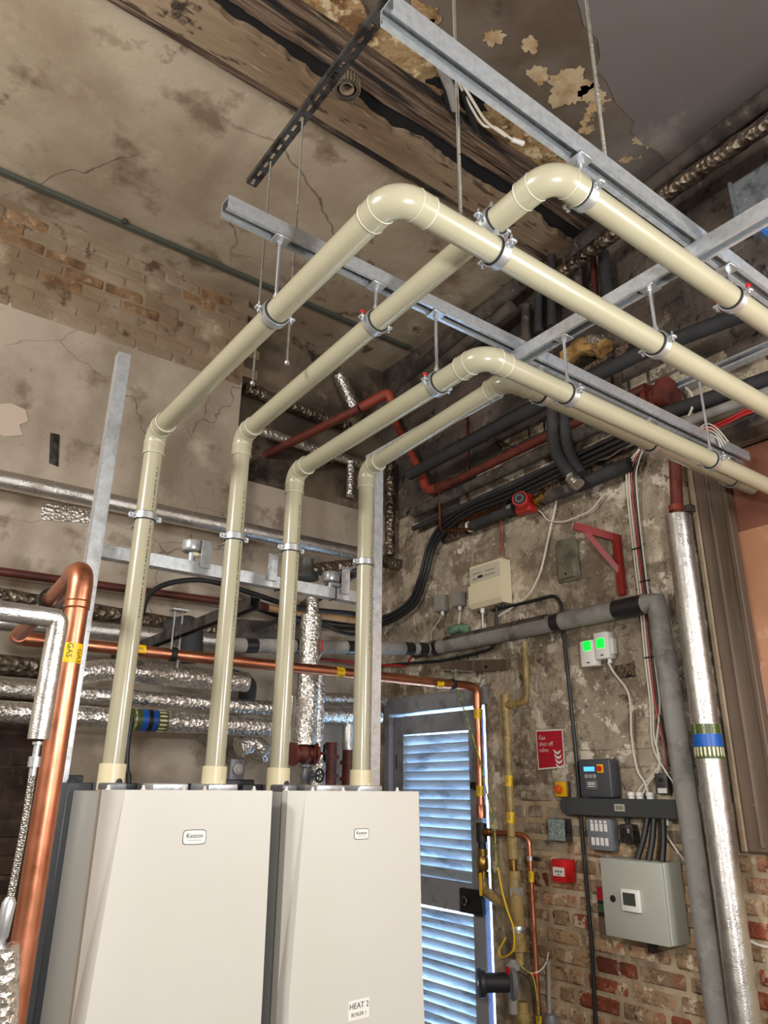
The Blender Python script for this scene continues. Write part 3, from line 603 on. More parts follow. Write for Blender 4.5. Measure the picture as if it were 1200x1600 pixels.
# rods that hang the frame from the ceiling
def rod(a, b, label, r=0.005, m=RODM):
    o = thing('threaded_rod', label, 'threaded rod', b, 'threaded hanger rods')
    part('rod', cyl(NB(), a, b, r, 10), m, o)
    part('nut', lathe(NB(), V(b)+V((0, 0, 0.004)), (0, 0, 1), [(0, r*1.9), (0.009, r*1.9)], 6), ZINC, o)
    return o
p = A(918, 216, Y=0.79); rod((p.x, 0.750, CEIL), (p.x, 0.750, S2Z), 'rod rising to the ceiling from the bright upper channel, at top right')
p = A(720, 335, Y=1.02); rod((p.x, 1.02, CEIL), (p.x, 1.02, p.z-0.06), 'long rod crossing the beam, ending behind the first bend, top middle')
for px, py, pb, lab in ((473, 185, 572, 'right one of two thin rods hanging from black slotted channel'), (423, 253, 605, 'left one of two thin rods hanging from black slotted channel')):
    p = A(px, py, Z=3.70); b = A(px-23, pb, Y=p.y); rod((p.x, p.y, 3.70), (p.x, p.y, b.z), lab, 0.004)

# ------------------------------------------------------------------ pipe clamps
def clamp(x, y, z, axis, top, label, red=False, r=FR, both=False):
    t = thing('pipe_clamp', label, 'pipe clamp', (x, y, z), 'hanging pipe clamps')
    o = V((x, y, z)); ax = V(axis); side = V((0, 0, 1)).cross(ax).normalized()
    part('ring', ringband(NB(), o, ax, r+0.0035, r+0.0065, 0.021, 28), ZINC, t)
    part('rubber_lining', ringband(NB(), o, ax, r+0.0004, r+0.0034, 0.027, 28), RUBBER, t)
    for s in (-1, 1):
        c = o+side*s*(r+0.014)
        part('lug', box(NB(), c-V((0.009, 0.009, 0.004)), c+V((0.009, 0.009, 0.004)), 0.002), ZINC, t)
        b = part('bolt', lathe(NB(), c+V((0, 0, -0.013)), (0, 0, 1), [(0, 0.0045), (0.005, 0.0045), (0.0051, 0.0026), (0.030, 0.0026)], 8), ZINC, t)
        if red and (s == 1 or both):
            part('bolt_cap', lathe(NB(), c+V((0, 0, 0.012)), (0, 0, 1), [(0, 0.006), (0.007, 0.006), (0.009, 0.003)], 10), RED_PL, t)
    zt = z+r+0.005
    part('boss', lathe(NB(), (x, y, zt), (0, 0, 1), [(0, 0.008), (0.016, 0.008), (0.017, 0.0055), (0.024, 0.0055)], 6), ZINC, t)
    if top:
        part('rod', cyl(NB(), (x, y, zt+0.014), (x, y, top), 0.0046, 10), ZINC, t)
        hp = 0.021; bm = NB(); box(bm, (x-hp, y-hp, top-0.006), (x+hp, y+hp, top-0.001), 0.001); pl = part('square_plate', bm, ZINC, t)
        part('nut', lathe(NB(), (x, y, top-0.014), (0, 0, 1), [(0, 0.0085), (0.008, 0.0085)], 6), ZINC, pl)
    return t
FZL = lambda i, y: FZ[i]+(FZ1[i]-FZ[i])*(y-FB[i])/(FY-FB[i])
LZ = Z1-0.041
clamp(FX[0], 1.37, FZL(0, 1.37), (0, 1, 0), LZ, 'clamp hanging the first flue pipe from the long channel, left of the others')
clamp(FX[1], 1.37, FZL(1, 1.37), (0, 1, 0), LZ, 'clamp with red cap on second flue pipe under the long channel', True)
clamp(FX[2], 1.37, FZL(2, 1.37), (0, 1, 0), LZ, 'clamp with red cap on third flue pipe just below its bend', True)
S2L = S2Z-0.041; S3L = Z1-0.0825
p = A(905, 300, Y=FB[1]); clamp(1.078, FB[1], FZ[1], (1, 0, 0), S2L, 'clamp with red cap beside upper bend of the second flue pipe', True)
clamp(1.672, FB[1], FZ[1], (1, 0, 0), S2L, 'clamp with red cap on second flue pipe at the far right', True, both=True)
clamp(1.53, FB[0], FZ[0], (1, 0, 0), S3L, 'clamp on first flue pipe hanging from the cross channel')
clamp(1.53, FB[2], FZ[2], (1, 0, 0), S3L, 'clamp on third flue pipe hanging from the cross channel')
for q_ in ((A(777, 400, Y=FB[0]).x, 0, True, 'clamp with red cap on first flue pipe just past its bend'), ):
    clamp(q_[0], FB[0], FZ[0], (1, 0, 0), None, q_[3], True)
clamp(FX[1], FB[1]+0.175, FZL(1, FB[1]+0.175), (0, 1, 0), None, 'clamp on second flue pipe where it passes over the first')
p = A(1113, 725, Y=FB[2]); clamp(p.x, FB[2], FZ[2], (1, 0, 0), 3.02, 'clamp on the third flue pipe low at the far right')
p = A(848, 628, Y=FB[3]); clamp(p.x, FB[3], FZ[3], (1, 0, 0), LZ, 'shadowed clamp on the rightmost flue pipe below its bend')
p = A(1020, 705, Y=FB[3]); clamp(p.x, FB[3], FZ[3], (1, 0, 0), LZ, 'shadowed clamp on the far run of the rightmost flue pipe')
p = A(1165, 735, Y=FB[3]); clamp(min(p.x, 2.80), FB[3], FZ[3], (1, 0, 0), LZ, 'clamp hanging at the far end of the long channel by pink board')
# clamps that hold the upright flue pipes to the frame
VL = ['collar clamp on the leftmost upright flue pipe', 'collar clamp on second upright flue pipe above the level channel', 'collar clamp on third upright flue pipe above the level channel', 'collar clamp on the rightmost upright flue pipe by the steel upright']
for i, (px, py) in enumerate(((230, 809), (369, 841), (454, 858), (571, 880))):
    z = A(px, py, Y=FY).z; x = FX[i]
    t = thing('pipe_clamp', VL[i], 'pipe clamp', (x, FY, z), 'collar clamps on upright flue pipes')
    part('ring', ringband(NB(), (x, FY, z), (0, 0, 1), FR+0.003, FR+0.006, 0.021, 28), ZINC, t)
    part('rubber_lining', ringband(NB(), (x, FY, z), (0, 0, 1), FR+0.0004, FR+0.003, 0.026, 28), RUBBER, t)
    for s in (-1, 1):
        c = V((x+s*(FR+0.013), FY, z)); part('lug', box(NB(), c-V((0.009, 0.004, 0.009)), c+V((0.009, 0.004, 0.009)), 0.002), ZINC, t)
        part('bolt', lathe(NB(), c+V((0, -0.012, 0)), (0, 1, 0), [(0, 0.0045), (0.005, 0.0045), (0.0051, 0.0026), (0.022, 0.0026)], 8), ZINC, t)
    part('stud', cyl(NB(), (x, FY+FR+0.004, z), (x, FRY-0.012, z), 0.005, 8), ZINC, t)
    bm = NB(); xo = x-0.04 if i == 1 else x; box(bm, (xo-0.018, FRY-0.012, CZ-0.02), (xo+0.018, FRY-0.007, z+0.012), 0.001); (part('bracket_strip', bm, GALV, t) if i else bm.free())
# cable ties on the level channel
for k, xx in enumerate((1.235, 1.47)):
    bm = NB()
    box(bm, (xx-0.002, FRY-0.003, CZ-0.043), (xx+0.002, FRY+0.043, CZ-0.0405)); box(bm, (xx-0.002, FRY-0.003, CZ+0.0005), (xx+0.002, FRY+0.043, CZ+0.003))
    box(bm, (xx-0.002, FRY-0.003, CZ-0.043), (xx+0.002, FRY-0.0005, CZ+0.003)); box(bm, (xx-0.002, FRY+0.0415, CZ-0.043), (xx+0.002, FRY+0.044, CZ+0.003))
    solo('cable_tie', bm, BLACK, ['left black cable tie round the level channel', 'right black cable tie round the level channel'][k], 'cable tie', 'black cable ties on the level channel', smooth=False)
# ------------------------------------------------------------------ gas pipe: riser, bend back, run along, drop beside the door
def ring_on(parent, p, ax, r, h, m, name='pipe_ring'):
    return part(name, ringband(NB(), p, ax, r-0.0005, r, h, 28), m, parent)
def gas_tape(parent, p, ax, r, h, zero, n=6, txt='GAS', size=None):
    b = ring_on(parent, p, ax, r+0.0008, h, YELLOW, 'gas_tape')
    size = size or h*0.40
    for k in range(n):
        wrapped(txt, size, V(p)+V(ax)*(h*0.12*(1 if k % 2 else -1)), ax, r+0.0012, 2*math.pi*k/n, zero, TAPE_INK, b)
    return b
tocam = V((-0.3, -1, 0))
G1 = V((0.463, 1.90, 0.0)); ZG1 = 2.105; G2 = V((0.53, 3.0, 2.100)); G3 = V((2.865, 3.0, 2.112))
g = thing('gas_pipe', 'thick copper gas pipe rising left of boilers and running back along to the door', 'gas pipe', (G1.x, G1.y, 0))
R1 = 0.0275; R2 = 0.024
part('pipe_section', sweep(NB(), [G1, (G1.x, G1.y, ZG1-0.07)], R1, 28), COPPER, g)
e1 = [V((G1.x, G1.y, ZG1-0.10)), V((G1.x, G1.y, ZG1-0.005)), V((G1.x+0.004, G1.y+0.10, ZG1+0.005))]
part('elbow', sweep(NB(), fillet(e1, 0.06, 10), R1+0.0025, 28), COPPER, g)
for zz in (ZG1-0.10, ZG1-0.083): part('solder_ring', torus(NB(), (G1.x, G1.y, zz), (0, 0, 1), R1+0.001, 0.0026, 28, 6), COPPER, g)
part('pipe_section', sweep(NB(), [(G1.x+0.004, G1.y+0.09, ZG1+0.003), (G2.x, G2.y-0.05, G2.z)], R1-0.002, 26), COPPER, g)
part('elbow', sweep(NB(), fillet([V((G2.x-0.002, G2.y-0.09, G2.z)), G2, V((G2.x+0.09, G2.y, G2.z))], 0.05, 8), R2+0.003, 26), COPPER, g)
part('coupling', lathe(NB(), G2+V((0.10, 0, 0)), (1, 0, 0), [(0, R2+0.002), (0.02, R2+0.004), (0.05, R2+0.002)], 24), COPPER, g)
part('pipe_section', sweep(NB(), [G2+V((0.05, 0, 0)), G3-V((0.07, 0, 0))], R2, 26), COPPER, g)
part('elbow', sweep(NB(), fillet([G3-V((0.11, 0, 0)), G3, G3-V((0, 0, 0.11))], 0.06, 8), R2*0.92+0.002, 24), COPPER, g)
part('pipe_section', sweep(NB(), [G3-V((0, 0, 0.07)), V((G3.x, G3.y, 1.50))], R2*0.86, 24), COPPER, g)
part('coupling', lathe(NB(), (G3.x, G3.y, 1.45), (0, 0, 1), [(0, 0.025), (0.06, 0.025), (0.064, 0.022)], 22), COPPER, g)
p = A(110, 1022, Y=1.9); gas_tape(g, (G1.x, G1.y, p.z), (0, 0, -1), R1, 0.047, tocam, 7, size=0.019)
for px in (215, 530, 684):
    q = A(px, 1030, Y=3.0); gas_tape(g, (q.x, 3.0, 2.104+0.004*(px > 400)), (1, 0, 0), R2, 0.045, (0, -1, 0.2), 6, size=0.017)
for py in (1115, 1236):
    q = A(752, py, X=G3.x); gas_tape(g, (G3.x, G3.y, q.z), (0, 0, -1), R2*0.86, 0.05, (-1, -0.5, 0), 6, size=0.018)
pcl = A(80, 915, Y=2.35)
t = thing('pipe_clip', 'black rubber-lined clip round copper gas pipe just behind its top bend', 'pipe clip', (0.49, 2.33, ZG1))
part('band', ringband(NB(), (0.485, 2.30, ZG1), (0.06, 1, 0), R1-0.001, R1+0.008, 0.024), RUBBER, t); part('lug', box(NB(), (0.487, 2.29, ZG1-R1-0.03), (0.499, 2.312, ZG1-R1), 0.002), ZINC, t)
q = A(270, 1020, Y=3.0); t = thing('pipe_clip', 'black clip and twin rods holding the copper gas pipe under dark channel', 'pipe clip', (q.x, 3.0, 2.10))
part('band', ringband(NB(), (q.x, 3.0, 2.104), (1, 0, 0), R2+0.0004, R2+0.006, 0.024), RUBBER, t)
for dx in (-0.012, 0.022): part('rod', cyl(NB(), (q.x+dx, 3.0-0.01, 2.09+R2 if dx < 0 else 2.05), (q.x+dx, 3.0-0.01, 2.29), 0.004, 8), ZINC, t)
part('plate', box(NB(), (q.x-0.03, 2.97, 2.286), (q.x+0.04, 3.02, 2.292)), ZINC, t)
q = A(707, 1060, Y=3.0); t = thing('pipe_clip', 'black clip with earth tag on copper gas pipe just above the door', 'pipe clip', (q.x, 3.0, 2.11))
part('band', ringband(NB(), (q.x, 3.0, 2.111), (1, 0, 0), R2+0.0004, R2+0.005, 0.022), RUBBER, t)
part('earth_tag', box(NB(), (q.x-0.005, 2.972, 2.13), (q.x+0.005, 2.976, 2.19)), ZINC, t)

# ------------------------------------------------------------------ foil-lagged pipes along the back
def foilpipe(name, pts, r, label, m=FOIL, R=0.06, amp=0.03, seed=0.0, group='foil-lagged pipes', step=0.03):
    return solo(name, lumpy(pts, r, R, 24, step, amp, 14, seed), m, label, 'insulated pipe', group)
PX = lambda px, py, Y: A(px, py, Y=Y)
# foreground left pipe with braided hose
t = thing('insulated_pipe', 'foil-lagged pipe turning down into a braided hose, in front of copper pipe', 'insulated pipe', PX(55, 1155, 1.80), 'foil-lagged pipes')
a, b, c = PX(-40, 948, 1.80), PX(92, 968, 1.80), PX(55, 1155, 1.80); b.y = c.y = a.y = 1.80; c.x = b.x-0.002; a.z = b.z = (a.z+b.z)/2
part('lagging', lumpy([a, b, c], 0.0225, 0.015, 24, 0.012, 0.03, 30, 3.0), FOIL_SMOOTH, t)
h0 = c-V((0, 0, 0.005)); 
part('hose_nut', lathe(NB(), h0, (0, 0, -1), [(0, 0.011), (0.006, 0.011), (0.007, 0.007), (0.03, 0.007), (0.031, 0.013), (0.052, 0.013), (0.053, 0.008), (0.07, 0.008)], 12), ZINC, t)
hb = A(8, 1470, Y=1.80); hp = [h0-V((0, 0, 0.06)), PX(38, 1290, 1.80), PX(16, 1405, 1.80)]
part('braided_hose', sweep(NB(), spline(hp), 0.0075, 12), mat('braided_steel', S(176, 172, 164), 0.35, 1.0, bump=[(240, 0.8, 1, (1, 1, 1), 'voronoi', 0.004)]), t)
part('hose_end', lathe(NB(), PX(16, 1402, 1.80), (-0.06, 0, -1), [(0, 0.009), (0.01, 0.014), (0.07, 0.013), (0.075, 0.01), (0.10, 0.010)], 12), ZINC, t)
foilpipe('insulated_pipe', [PX(6, 1478, 1.8), PX(0, 1640, 1.8)], 0.03, 'crumpled foil lagging at bottom left corner behind the hose', FOIL, 0, 0.04, 4.0)

zE = 1.866
foilpipe('insulated_pipe', [(0.1, 3.40, zE), (1.82, 3.40, zE)], 0.045, 'lowest thick foil pipe behind boilers, with a green and blue band', FOIL, 0, 0.05, 1.0)
zD = (PX(0, 1073, 3.45).z+PX(393, 1105, 3.45).z)/2
foilpipe('insulated_pipe', [(0.1, 3.48, zD), (1.98, 3.48, zD)], 0.037, 'second lowest foil pipe just above the banded one', FOIL, 0, 0.06, 2.0)
cz = PX(250, 1055, 3.45); a = PX(128, 1062, 3.42)
foilpipe('insulated_pipe', [(a.x-0.04, 3.42, cz.z-0.035), (a.x+0.10, 3.42, cz.z), (PX(385, 1068, 3.42).x, 3.42, cz.z)], 0.05, 'thick crumpled foil pipe below copper run, with an open bent end', FOIL, 0.06, 0.09, 5.0)
foilpipe('insulated_pipe', [(0.1, 3.62, PX(20, 1040, 3.6).z), (0.95, 3.62, PX(20, 1040, 3.6).z)], 0.045, 'dark dusty foil pipe at far left behind the copper bend', FOIL_DULL, 0, 0.10, 6.0)
foilpipe('insulated_pipe', [PX(-30, 926, 3.70), PX(222, 968, 3.70), PX(335, 985, 3.70)], 0.038, 'dull foil pipe just below the red-brown pipe', FOIL_DULL, 0.02, 0.09, 7.0)
foilpipe('insulated_pipe', [PX(-30, 968, 3.62), PX(340, 1003, 3.62)], 0.042, 'smooth dark foil pipe just above the copper run', FOIL_SMOOTH, 0, 0.02, 8.0)
foilpipe('insulated_pipe', [(0.2, 3.69, 2.945), (2.62, 3.69, 2.972)], 0.046, 'long foil pipe crossing the bare back wall behind the flue pipes', FOIL_SMOOTH, 0, 0.025, 9.0)
# banded marker on the lowest pipe
q = PX(215, 1120, 3.355)
t = thing('pipe_marker', 'green and blue pipe marker band on the lowest foil pipe', 'pipe marker', (q.x, 3.40, zE))
rb = 0.0482
for x0, x1, m in ((q.x-0.04, q.x+0.025, BAND_GREEN), (q.x+0.025, q.x+0.055, BAND_BLUE), (q.x+0.055, q.x+0.075, TAPE_INK), (q.x+0.075, q.x+0.098, BAND_BLUE), (q.x+0.098, q.x+0.145, BAND_GREEN)):
    part('band', ringband(NB(), ((x0+x1)/2, 3.40, zE), (1, 0, 0), rb-0.002, rb, x1-x0, 28), m, t)
bm = NB()
for k in range(16):
    a = 2*math.pi*k/16; d = V((0, math.cos(a), math.sin(a))); s = V((0, -math.sin(a), math.cos(a))); c0 = V((q.x+0.103, 3.40, zE))+d*(rb+0.0004)
    prism(bm, [c0-s*0.0045, c0+s*0.0045, c0+s*0.0045+V((0.026, 0, 0)), c0+V((0.038, 0, 0)), c0-s*0.0045+V((0.026, 0, 0))], d*0.0006)
part('arrows', bm, BAND_CREAM, t, False)
for k in range(4): wrapped('MCWS', 0.014, (q.x-0.004, 3.40, zE), (1, 0, 0), rb+0.0008, -0.9+k*0.6, (0, -1, 0), BAND_CREAM, t, along=False)
# pipes at the right, behind the third and fourth flue pipes
foilpipe('insulated_pipe', [PX(470, 1090, 3.86), PX(600, 1094, 3.86)], 0.037, 'short bluish foil pipe beside the door, upper of two', FOIL, 0, 0.06, 10.0)
foilpipe('insulated_pipe', [PX(470, 1116, 3.80), PX(592, 1120, 3.80)], 0.046, 'short bluish foil pipe beside the door, lower of two', FOIL, 0, 0.06, 11.0)
vx = PX(481, 1060, 3.25)
foilpipe('insulated_pipe', [(vx.x+0.005, 3.25, PX(483, 962, 3.25).z), (vx.x, 3.25, PX(478, 1164, 3.25).z)], 0.054, 'fat upright foil pipe above red valve, between third and fourth flue pipes', FOIL, 0, 0.09, 12.0)
foilpipe('insulated_pipe', [(vx.x+0.005, 3.25, PX(483, 962, 3.25).z-0.02), (vx.x+0.01, 3.25, PX(486, 945, 3.25).z), (vx.x+0.01, 3.27, PX(488, 918, 3.25).z)], 0.032, 'narrow top of the fat upright foil pipe under the level channel', FOIL, 0, 0.05, 13.0)
foilpipe('insulated_pipe', [PX(499, 1048, 3.45), V((PX(497, 1150, 3.45).x, 3.45, PX(497, 1178, 3.45).z))], 0.03, 'thin upright foil pipe right of the fat one', FOIL, 0, 0.06, 14.0)
foilpipe('insulated_pipe', [PX(458, 1088, 3.45), PX(454, 1160, 3.45)], 0.03, 'thin upright foil pipe left of the fat one', FOIL_SMOOTH, 0, 0.03, 15.0)
foilpipe('insulated_pipe', [PX(544, 1132, 3.84), PX(543, 1172, 3.84)], 0.04, 'stub of foil pipe above red flanged pipe near the door', FOIL_SMOOTH, 0, 0.04, 16.0)
def valve(pt, ax, L_, r, label, m=OXIDE, wheel=None, wr=0.035):
    pt = V(pt); t = thing('valve', label, 'valve', pt, 'red cast iron valves'); ax = V(ax).normalized()
    part('body', lathe(NB(), pt-ax*L_/2, ax, [(0, r*1.5), (L_*0.12, r*1.5), (L_*0.13, r*0.9), (L_*0.3, r*1.05), (L_*0.5, r*1.35), (L_*0.7, r*1.05), (L_*0.87, r*0.9), (L_*0.88, r*1.5), (L_, r*1.5)], 22), m, t)
    if wheel:
        wd = V(wheel).normalized(); hub = pt+wd*(r*1.4+0.055)
        part('bonnet', lathe(NB(), pt+wd*r*0.6, wd, [(0, r*0.9), (r*0.8, r*0.8), (r*0.85, r*1.1), (r*1.0, r*1.1), (r*1.05, 0.008), (r*0.8+0.06, 0.006)], 16), m, t)
        hw = part('handwheel', torus(NB(), hub, wd, wr, 0.0055, 24, 8), IRON, t)
        u, v_ = frame_for(wd)
        for k in range(5):
            a = 2*math.pi*k/5; part('spoke', cyl(NB(), hub, hub+(u*math.cos(a)+v_*math.sin(a))*wr, 0.0035, 6), IRON, hw)
    return t
valve(PX(474, 1178, 3.25), (1, 0, 0.05), 0.13, 0.036, 'red cast valve under the fat upright foil pipe', OXIDE, (1, -0.45, 0.05), 0.04)
valve(PX(478, 1212, 3.20), (0, 0, 1), 0.10, 0.022, 'small valve with dark handwheel just above the right boiler', BRACKET_G, (0.3, -1, 0), 0.028)
foilpipe('insulated_pipe', [PX(497, 1180, 3.42), V((PX(494, 1240, 3.42).x, 3.42, 0.0))], 0.042, 'short bluish upright foil stub behind the small handwheel', FOIL, 0, 0.05, 18.0)
for px, pya, pyb, yy, r, lab in ((518, 1160, 1240, 3.75, 0.033, 'left one of two red upright pipes near the door'), (545, 1172, 1240, 3.84, 0.038, 'right one of two red upright pipes near the door')):
    a, b = PX(px, pya, yy), PX(px-1, pyb, yy); t = thing('red_pipe', lab, 'red pipe', b, 'red upright pipes')
    part('pipe_section', cyl(NB(), a, V((b.x, b.y, 0.0)), r, 20), OXIDE, t)
    for k in (0.25, 0.62): 
        c = a.lerp(b, k); part('flange', lathe(NB(), c, (0, 0, -1), [(0, r*1.35), (0.022, r*1.35)], 20), OXIDE, t)
# red-brown pipe along the wall, turning to bare tan; black hose and lagged pipes in the gap
a, b = PX(-30, 889, 3.74), PX(418, 950, 3.74); solo('red_pipe', cyl(NB(), a, b, 0.021, 18), OXIDE_DARK, 'red-brown pipe along the back wall below the level channel', 'red pipe')
solo('tan_pipe', cyl(NB(), b, PX(562, 971, 3.74), 0.021, 18), BARE_TAN, 'bare tan length of pipe behind the third and fourth flue pipes', 'pipe')
solo('black_hose', cable([PX(222, 960, 3.66), PX(232, 930, 3.66), PX(262, 912, 3.66), PX(310, 906, 3.66), PX(352, 914, 3.66), PX(400, 929, 3.66), PX(470, 950, 3.66), PX(560, 960, 3.66), PX(600, 975, 3.74)], 0.014, 10), BLACK, 'black hose arching over red-brown pipe behind second flue pipe', 'hose')
solo('black_elbow', tube([PX(300, 1035, 3.55), PX(300, 975, 3.55), PX(262, 985, 3.62)], 0.055, 0.05, 18), BLACK_LAG, 'black lagged bend behind the sloping dark channel', 'insulated pipe')
solo('black_elbow', tube([PX(345, 1055, 3.50), PX(388, 1068, 3.50), PX(386, 1088, 3.60)], 0.046, 0.05, 18), BLACK_LAG, 'black lagged bend behind second flue pipe at end of crumpled foil', 'insulated pipe')
t = thing('grey_pipe', 'grey and black taped pipe behind the third flue pipe above copper run', 'insulated pipe', PX(470, 1003, 3.50))
a, b = PX(352, 1002, 3.60), PX(668, 1014, 3.60); b = A(668, 1014, X=2.80); a = PX(352, 1008, b.y)
part('lagging', cyl(NB(), a, b, 0.036, 22), GREY_LAG, t)
for k in (0.08, 0.22, 0.30, 0.55, 0.86, 0.94): 
    c = a.lerp(b, k); part('tape', cyl(NB(), c, c+(b-a)*0.05, 0.0372, 22), BLACK_TAPE, t)
solo('black_cable', cable([PX(395, 985, 3.45), PX(420, 975, 3.45), PX(450, 962, 3.45), PX(470, 968, 3.5), PX(505, 975, 3.5), PX(540, 990, 3.5), PX(575, 990, 3.6)], 0.012, 8), BLACK, 'sagging black cable behind the third flue pipe above the red lever', 'cable')
solo('dusty_pipe', tube([PX(372, 985, 3.66), PX(470, 990, 3.66), PX(470, 990, 3.66)+V((0.1, 0.4, 0))], 0.06, 0, 18), DUSTY, 'dusty brown lagged pipe behind second and third flue pipes', 'insulated pipe')
t = thing('valve_lever', 'small red valve lever above copper run beside fat foil pipe', 'valve lever', PX(500, 1030, 3.2))
part('lever', box(NB(), PX(503, 1002, 3.2)-V((0.005, 0.003, 0.055)), PX(503, 1002, 3.2)+V((0.005, 0.003, 0.01)), 0.002), RED_PL, t)
part('stem', cyl(NB(), PX(503, 1021, 3.2), PX(496, 1032, 3.2), 0.006, 8), ZINC, t)
# round sensors sitting on the level channel, and steel off-cuts below it
for k, (px, py, w_, lab) in enumerate(((301, 853, 0.036, 'round grey sensor cap on level channel beside the second flue pipe'), (517, 901, 0.034, 'round clear-rimmed cap on level channel beside the fourth flue pipe'))):
    p = A(px, py, Y=FRY+0.05); t = thing('sensor_cap', lab, 'sensor', p, 'round caps on the level channel')
    part('rim', lathe(NB(), p-V((0, 0, 0.02)), (0, 0, 1), [(0, w_*0.95), (0.004, w_), (0.030, w_), (0.034, w_*0.96)], 28), GALV, t)
    part('perforated_face', lathe(NB(), p-V((0, 0, 0.0225)), (0, 0, 1), [(0, w_*0.86), (0.003, w_*0.9)], 28), GREY_PL, t)
    part('gland', cyl(NB(), p+V((0.0, -0.01, -0.03)), p+V((0.05, -0.02, -0.034)), 0.009, 10), CREAM_PL if k == 0 else GALV, t)
    part('neck', cyl(NB(), p-V((0.0, 0, 0.024)), p-V((0.0, 0, 0.06)), 0.012, 12), GALV, t)
p = A(478, 905, Y=FRY+0.12); solo('air_vent_dome', lathe(NB(), p, (0, 0, 1), [(0, 0.05), (0.02, 0.045), (0.04, 0.03), (0.055, 0.028), (0.08, 0.028)], 22), GALV_DARK, 'grey bell-shaped cap behind the level channel by third flue pipe', 'vent cap')
a, b = A(470, 888, Y=2.75), A(566, 884, Y=2.75)
solo('clear_hose', lumpy([A(480, 900, Y=2.9), A(492, 890, Y=2.9), A(570, 882, Y=2.9), A(570, 882, Y=2.9)+V((0.3, 1.1, 0.03))], 0.032, 0.02, 18, 0.02, 0.03, 12, 3), FOIL_DULL, 'dull foil pipe stub behind level channel between third and fourth flue pipes', 'insulated pipe')
# ---- foil and red pipes high in the recess
foilpipe('insulated_pipe', [PX(382, 606, 3.90), PX(470, 640, 3.90), PX(545, 668, 3.90)], 0.040, 'dull foil pipe high in recess, upper of two', FOIL_DULL, 0, 0.10, 20.0)
foilpipe('insulated_pipe', [PX(398, 670, 3.88), PX(505, 706, 3.88), PX(568, 726, 3.88)], 0.034, 'thin shiny foil pipe high in recess, lower of two', FOIL, 0, 0.08, 21.0)
foilpipe('insulated_pipe', [PX(530, 586, 3.95), PX(558, 648, 3.93)], 0.048, 'short crumpled foil stub pointing up into dark recess', FOIL, 0, 0.10, 22.0)
foilpipe('insulated_pipe', [PX(549, 722, 3.86), PX(547, 775, 3.86)], 0.03, 'short foil drop below the shiny foil pipe in recess', FOIL, 0, 0.08, 23.0)
foilpipe('insulated_pipe', [PX(470, 726, 3.95), PX(545, 716, 3.95)], 0.022, 'crumpled foil end behind the third flue pipe bend', FOIL_DULL, 0, 0.12, 24.0)
# ladder of two upright foil pipes by the corner, joined below
pt = A(632, 745, Y=3.80); pb = A(632, 884, Y=3.80); pl = A(585, 880, Y=3.80)
foilpipe('insulated_pipe', [pt, V((pt.x, 3.80, pb.z)), V((pl.x, 3.80, pb.z-0.005))], 0.040, 'upright foil pipe in the corner turning left at its foot', FOIL_DULL, 0.03, 0.08, 25.0)
pt = A(610, 722, Y=3.80); foilpipe('insulated_pipe', [pt, V((pt.x, 3.80, A(610, 868, Y=3.80).z))], 0.036, 'upright foil pipe right beside the steel upright', FOIL_DULL, 0, 0.09, 26.0)

# ------------------------------------------------------------------ pipes high on the right wall
WX_ = lambda px, py, d: A(px, py, X=RW-d)
def rwpipe(name, pts, d, r, m, label, cat='pipe', R=0.05, seg=16, group=None):
    return solo(name, tube([WX_(px, py, d) for px, py in pts], r, R if len(pts) > 2 else 0, seg), m, label, cat, group)
t = thing('red_pipe', 'bright red pipe sloping down to a tee high on the right wall', 'red pipe', WX_(683, 762, 0.10))
part('pipe_section', cyl(NB(), WX_(612, 648, 0.10), WX_(661, 745, 0.10), 0.026, 18), OXIDE_BRIGHT, t)
part('elbow', sweep(NB(), fillet([WX_(658, 740, 0.10), WX_(668, 766, 0.10), WX_(690, 762, 0.10)], 0.04), 0.031, 18), OXIDE_BRIGHT, t)
part('tee', lathe(NB(), WX_(684, 764, 0.10), (0, -1, 0.03), [(0, 0.034), (0.03, 0.034), (0.032, 0.03), (0.09, 0.03), (0.092, 0.034), (0.12, 0.034)], 18), OXIDE, t)
part('pipe_section', cyl(NB(), WX_(690, 762, 0.10), WX_(1010, 606, 0.10), 0.026, 18), OXIDE, t)
rwpipe('thin_copper_pipe', [(687, 770), (688, 830), (735, 826)], 0.09, 0.010, COPPER_DARK, 'thin brown pipe dropping from red tee and bending right', R=0.05)
t = thing('red_pipe', 'short dull red pipe with a bend high in the dark recess', 'red pipe', PX(540, 650, 3.7))
part('pipe_section', cyl(NB(), PX(489, 686, 3.62)+V((-0.12, 0.40, 0)), PX(562, 638, 3.35), 0.028, 18), OXIDE, t)
part('elbow', sweep(NB(), fillet([PX(562, 638, 3.35), PX(606, 613, 3.22), PX(612, 628, 3.22)], 0.03), 0.030, 18), OXIDE_BRIGHT, t)
rwpipe('lagged_pipe', [(646, 802), (1000, 636)], 0.07, 0.034, DUSTY, 'dusty dark lagged pipe just under the red one', 'insulated pipe')
rwpipe('lagged_pipe', [(646, 826), (770, 770), (1010, 664)], 0.06, 0.018, BLACK_LAG, 'thin black lagged pipe under the dusty one', 'insulated pipe', 0.02)
rwpipe('lagged_pipe', [(640, 588), (690, 548), (815, 440)], 0.12, 0.050, DUSTY, 'upper dusty pipe running under the ceiling towards the corner', 'insulated pipe', 0.02)
rwpipe('lagged_pipe', [(560, 668), (700, 560), (800, 478)], 0.16, 0.036, DUSTY, 'lower dusty pipe running under the ceiling towards the corner', 'insulated pipe', 0.02)
rwpipe('lagged_pipe', [(640, 742), (830, 640), (1000, 552), (1215, 470)], 0.20, 0.036, BLACK_LAG, 'long black lagged pipe high on right wall behind the cross channel', 'insulated pipe', 0.02)
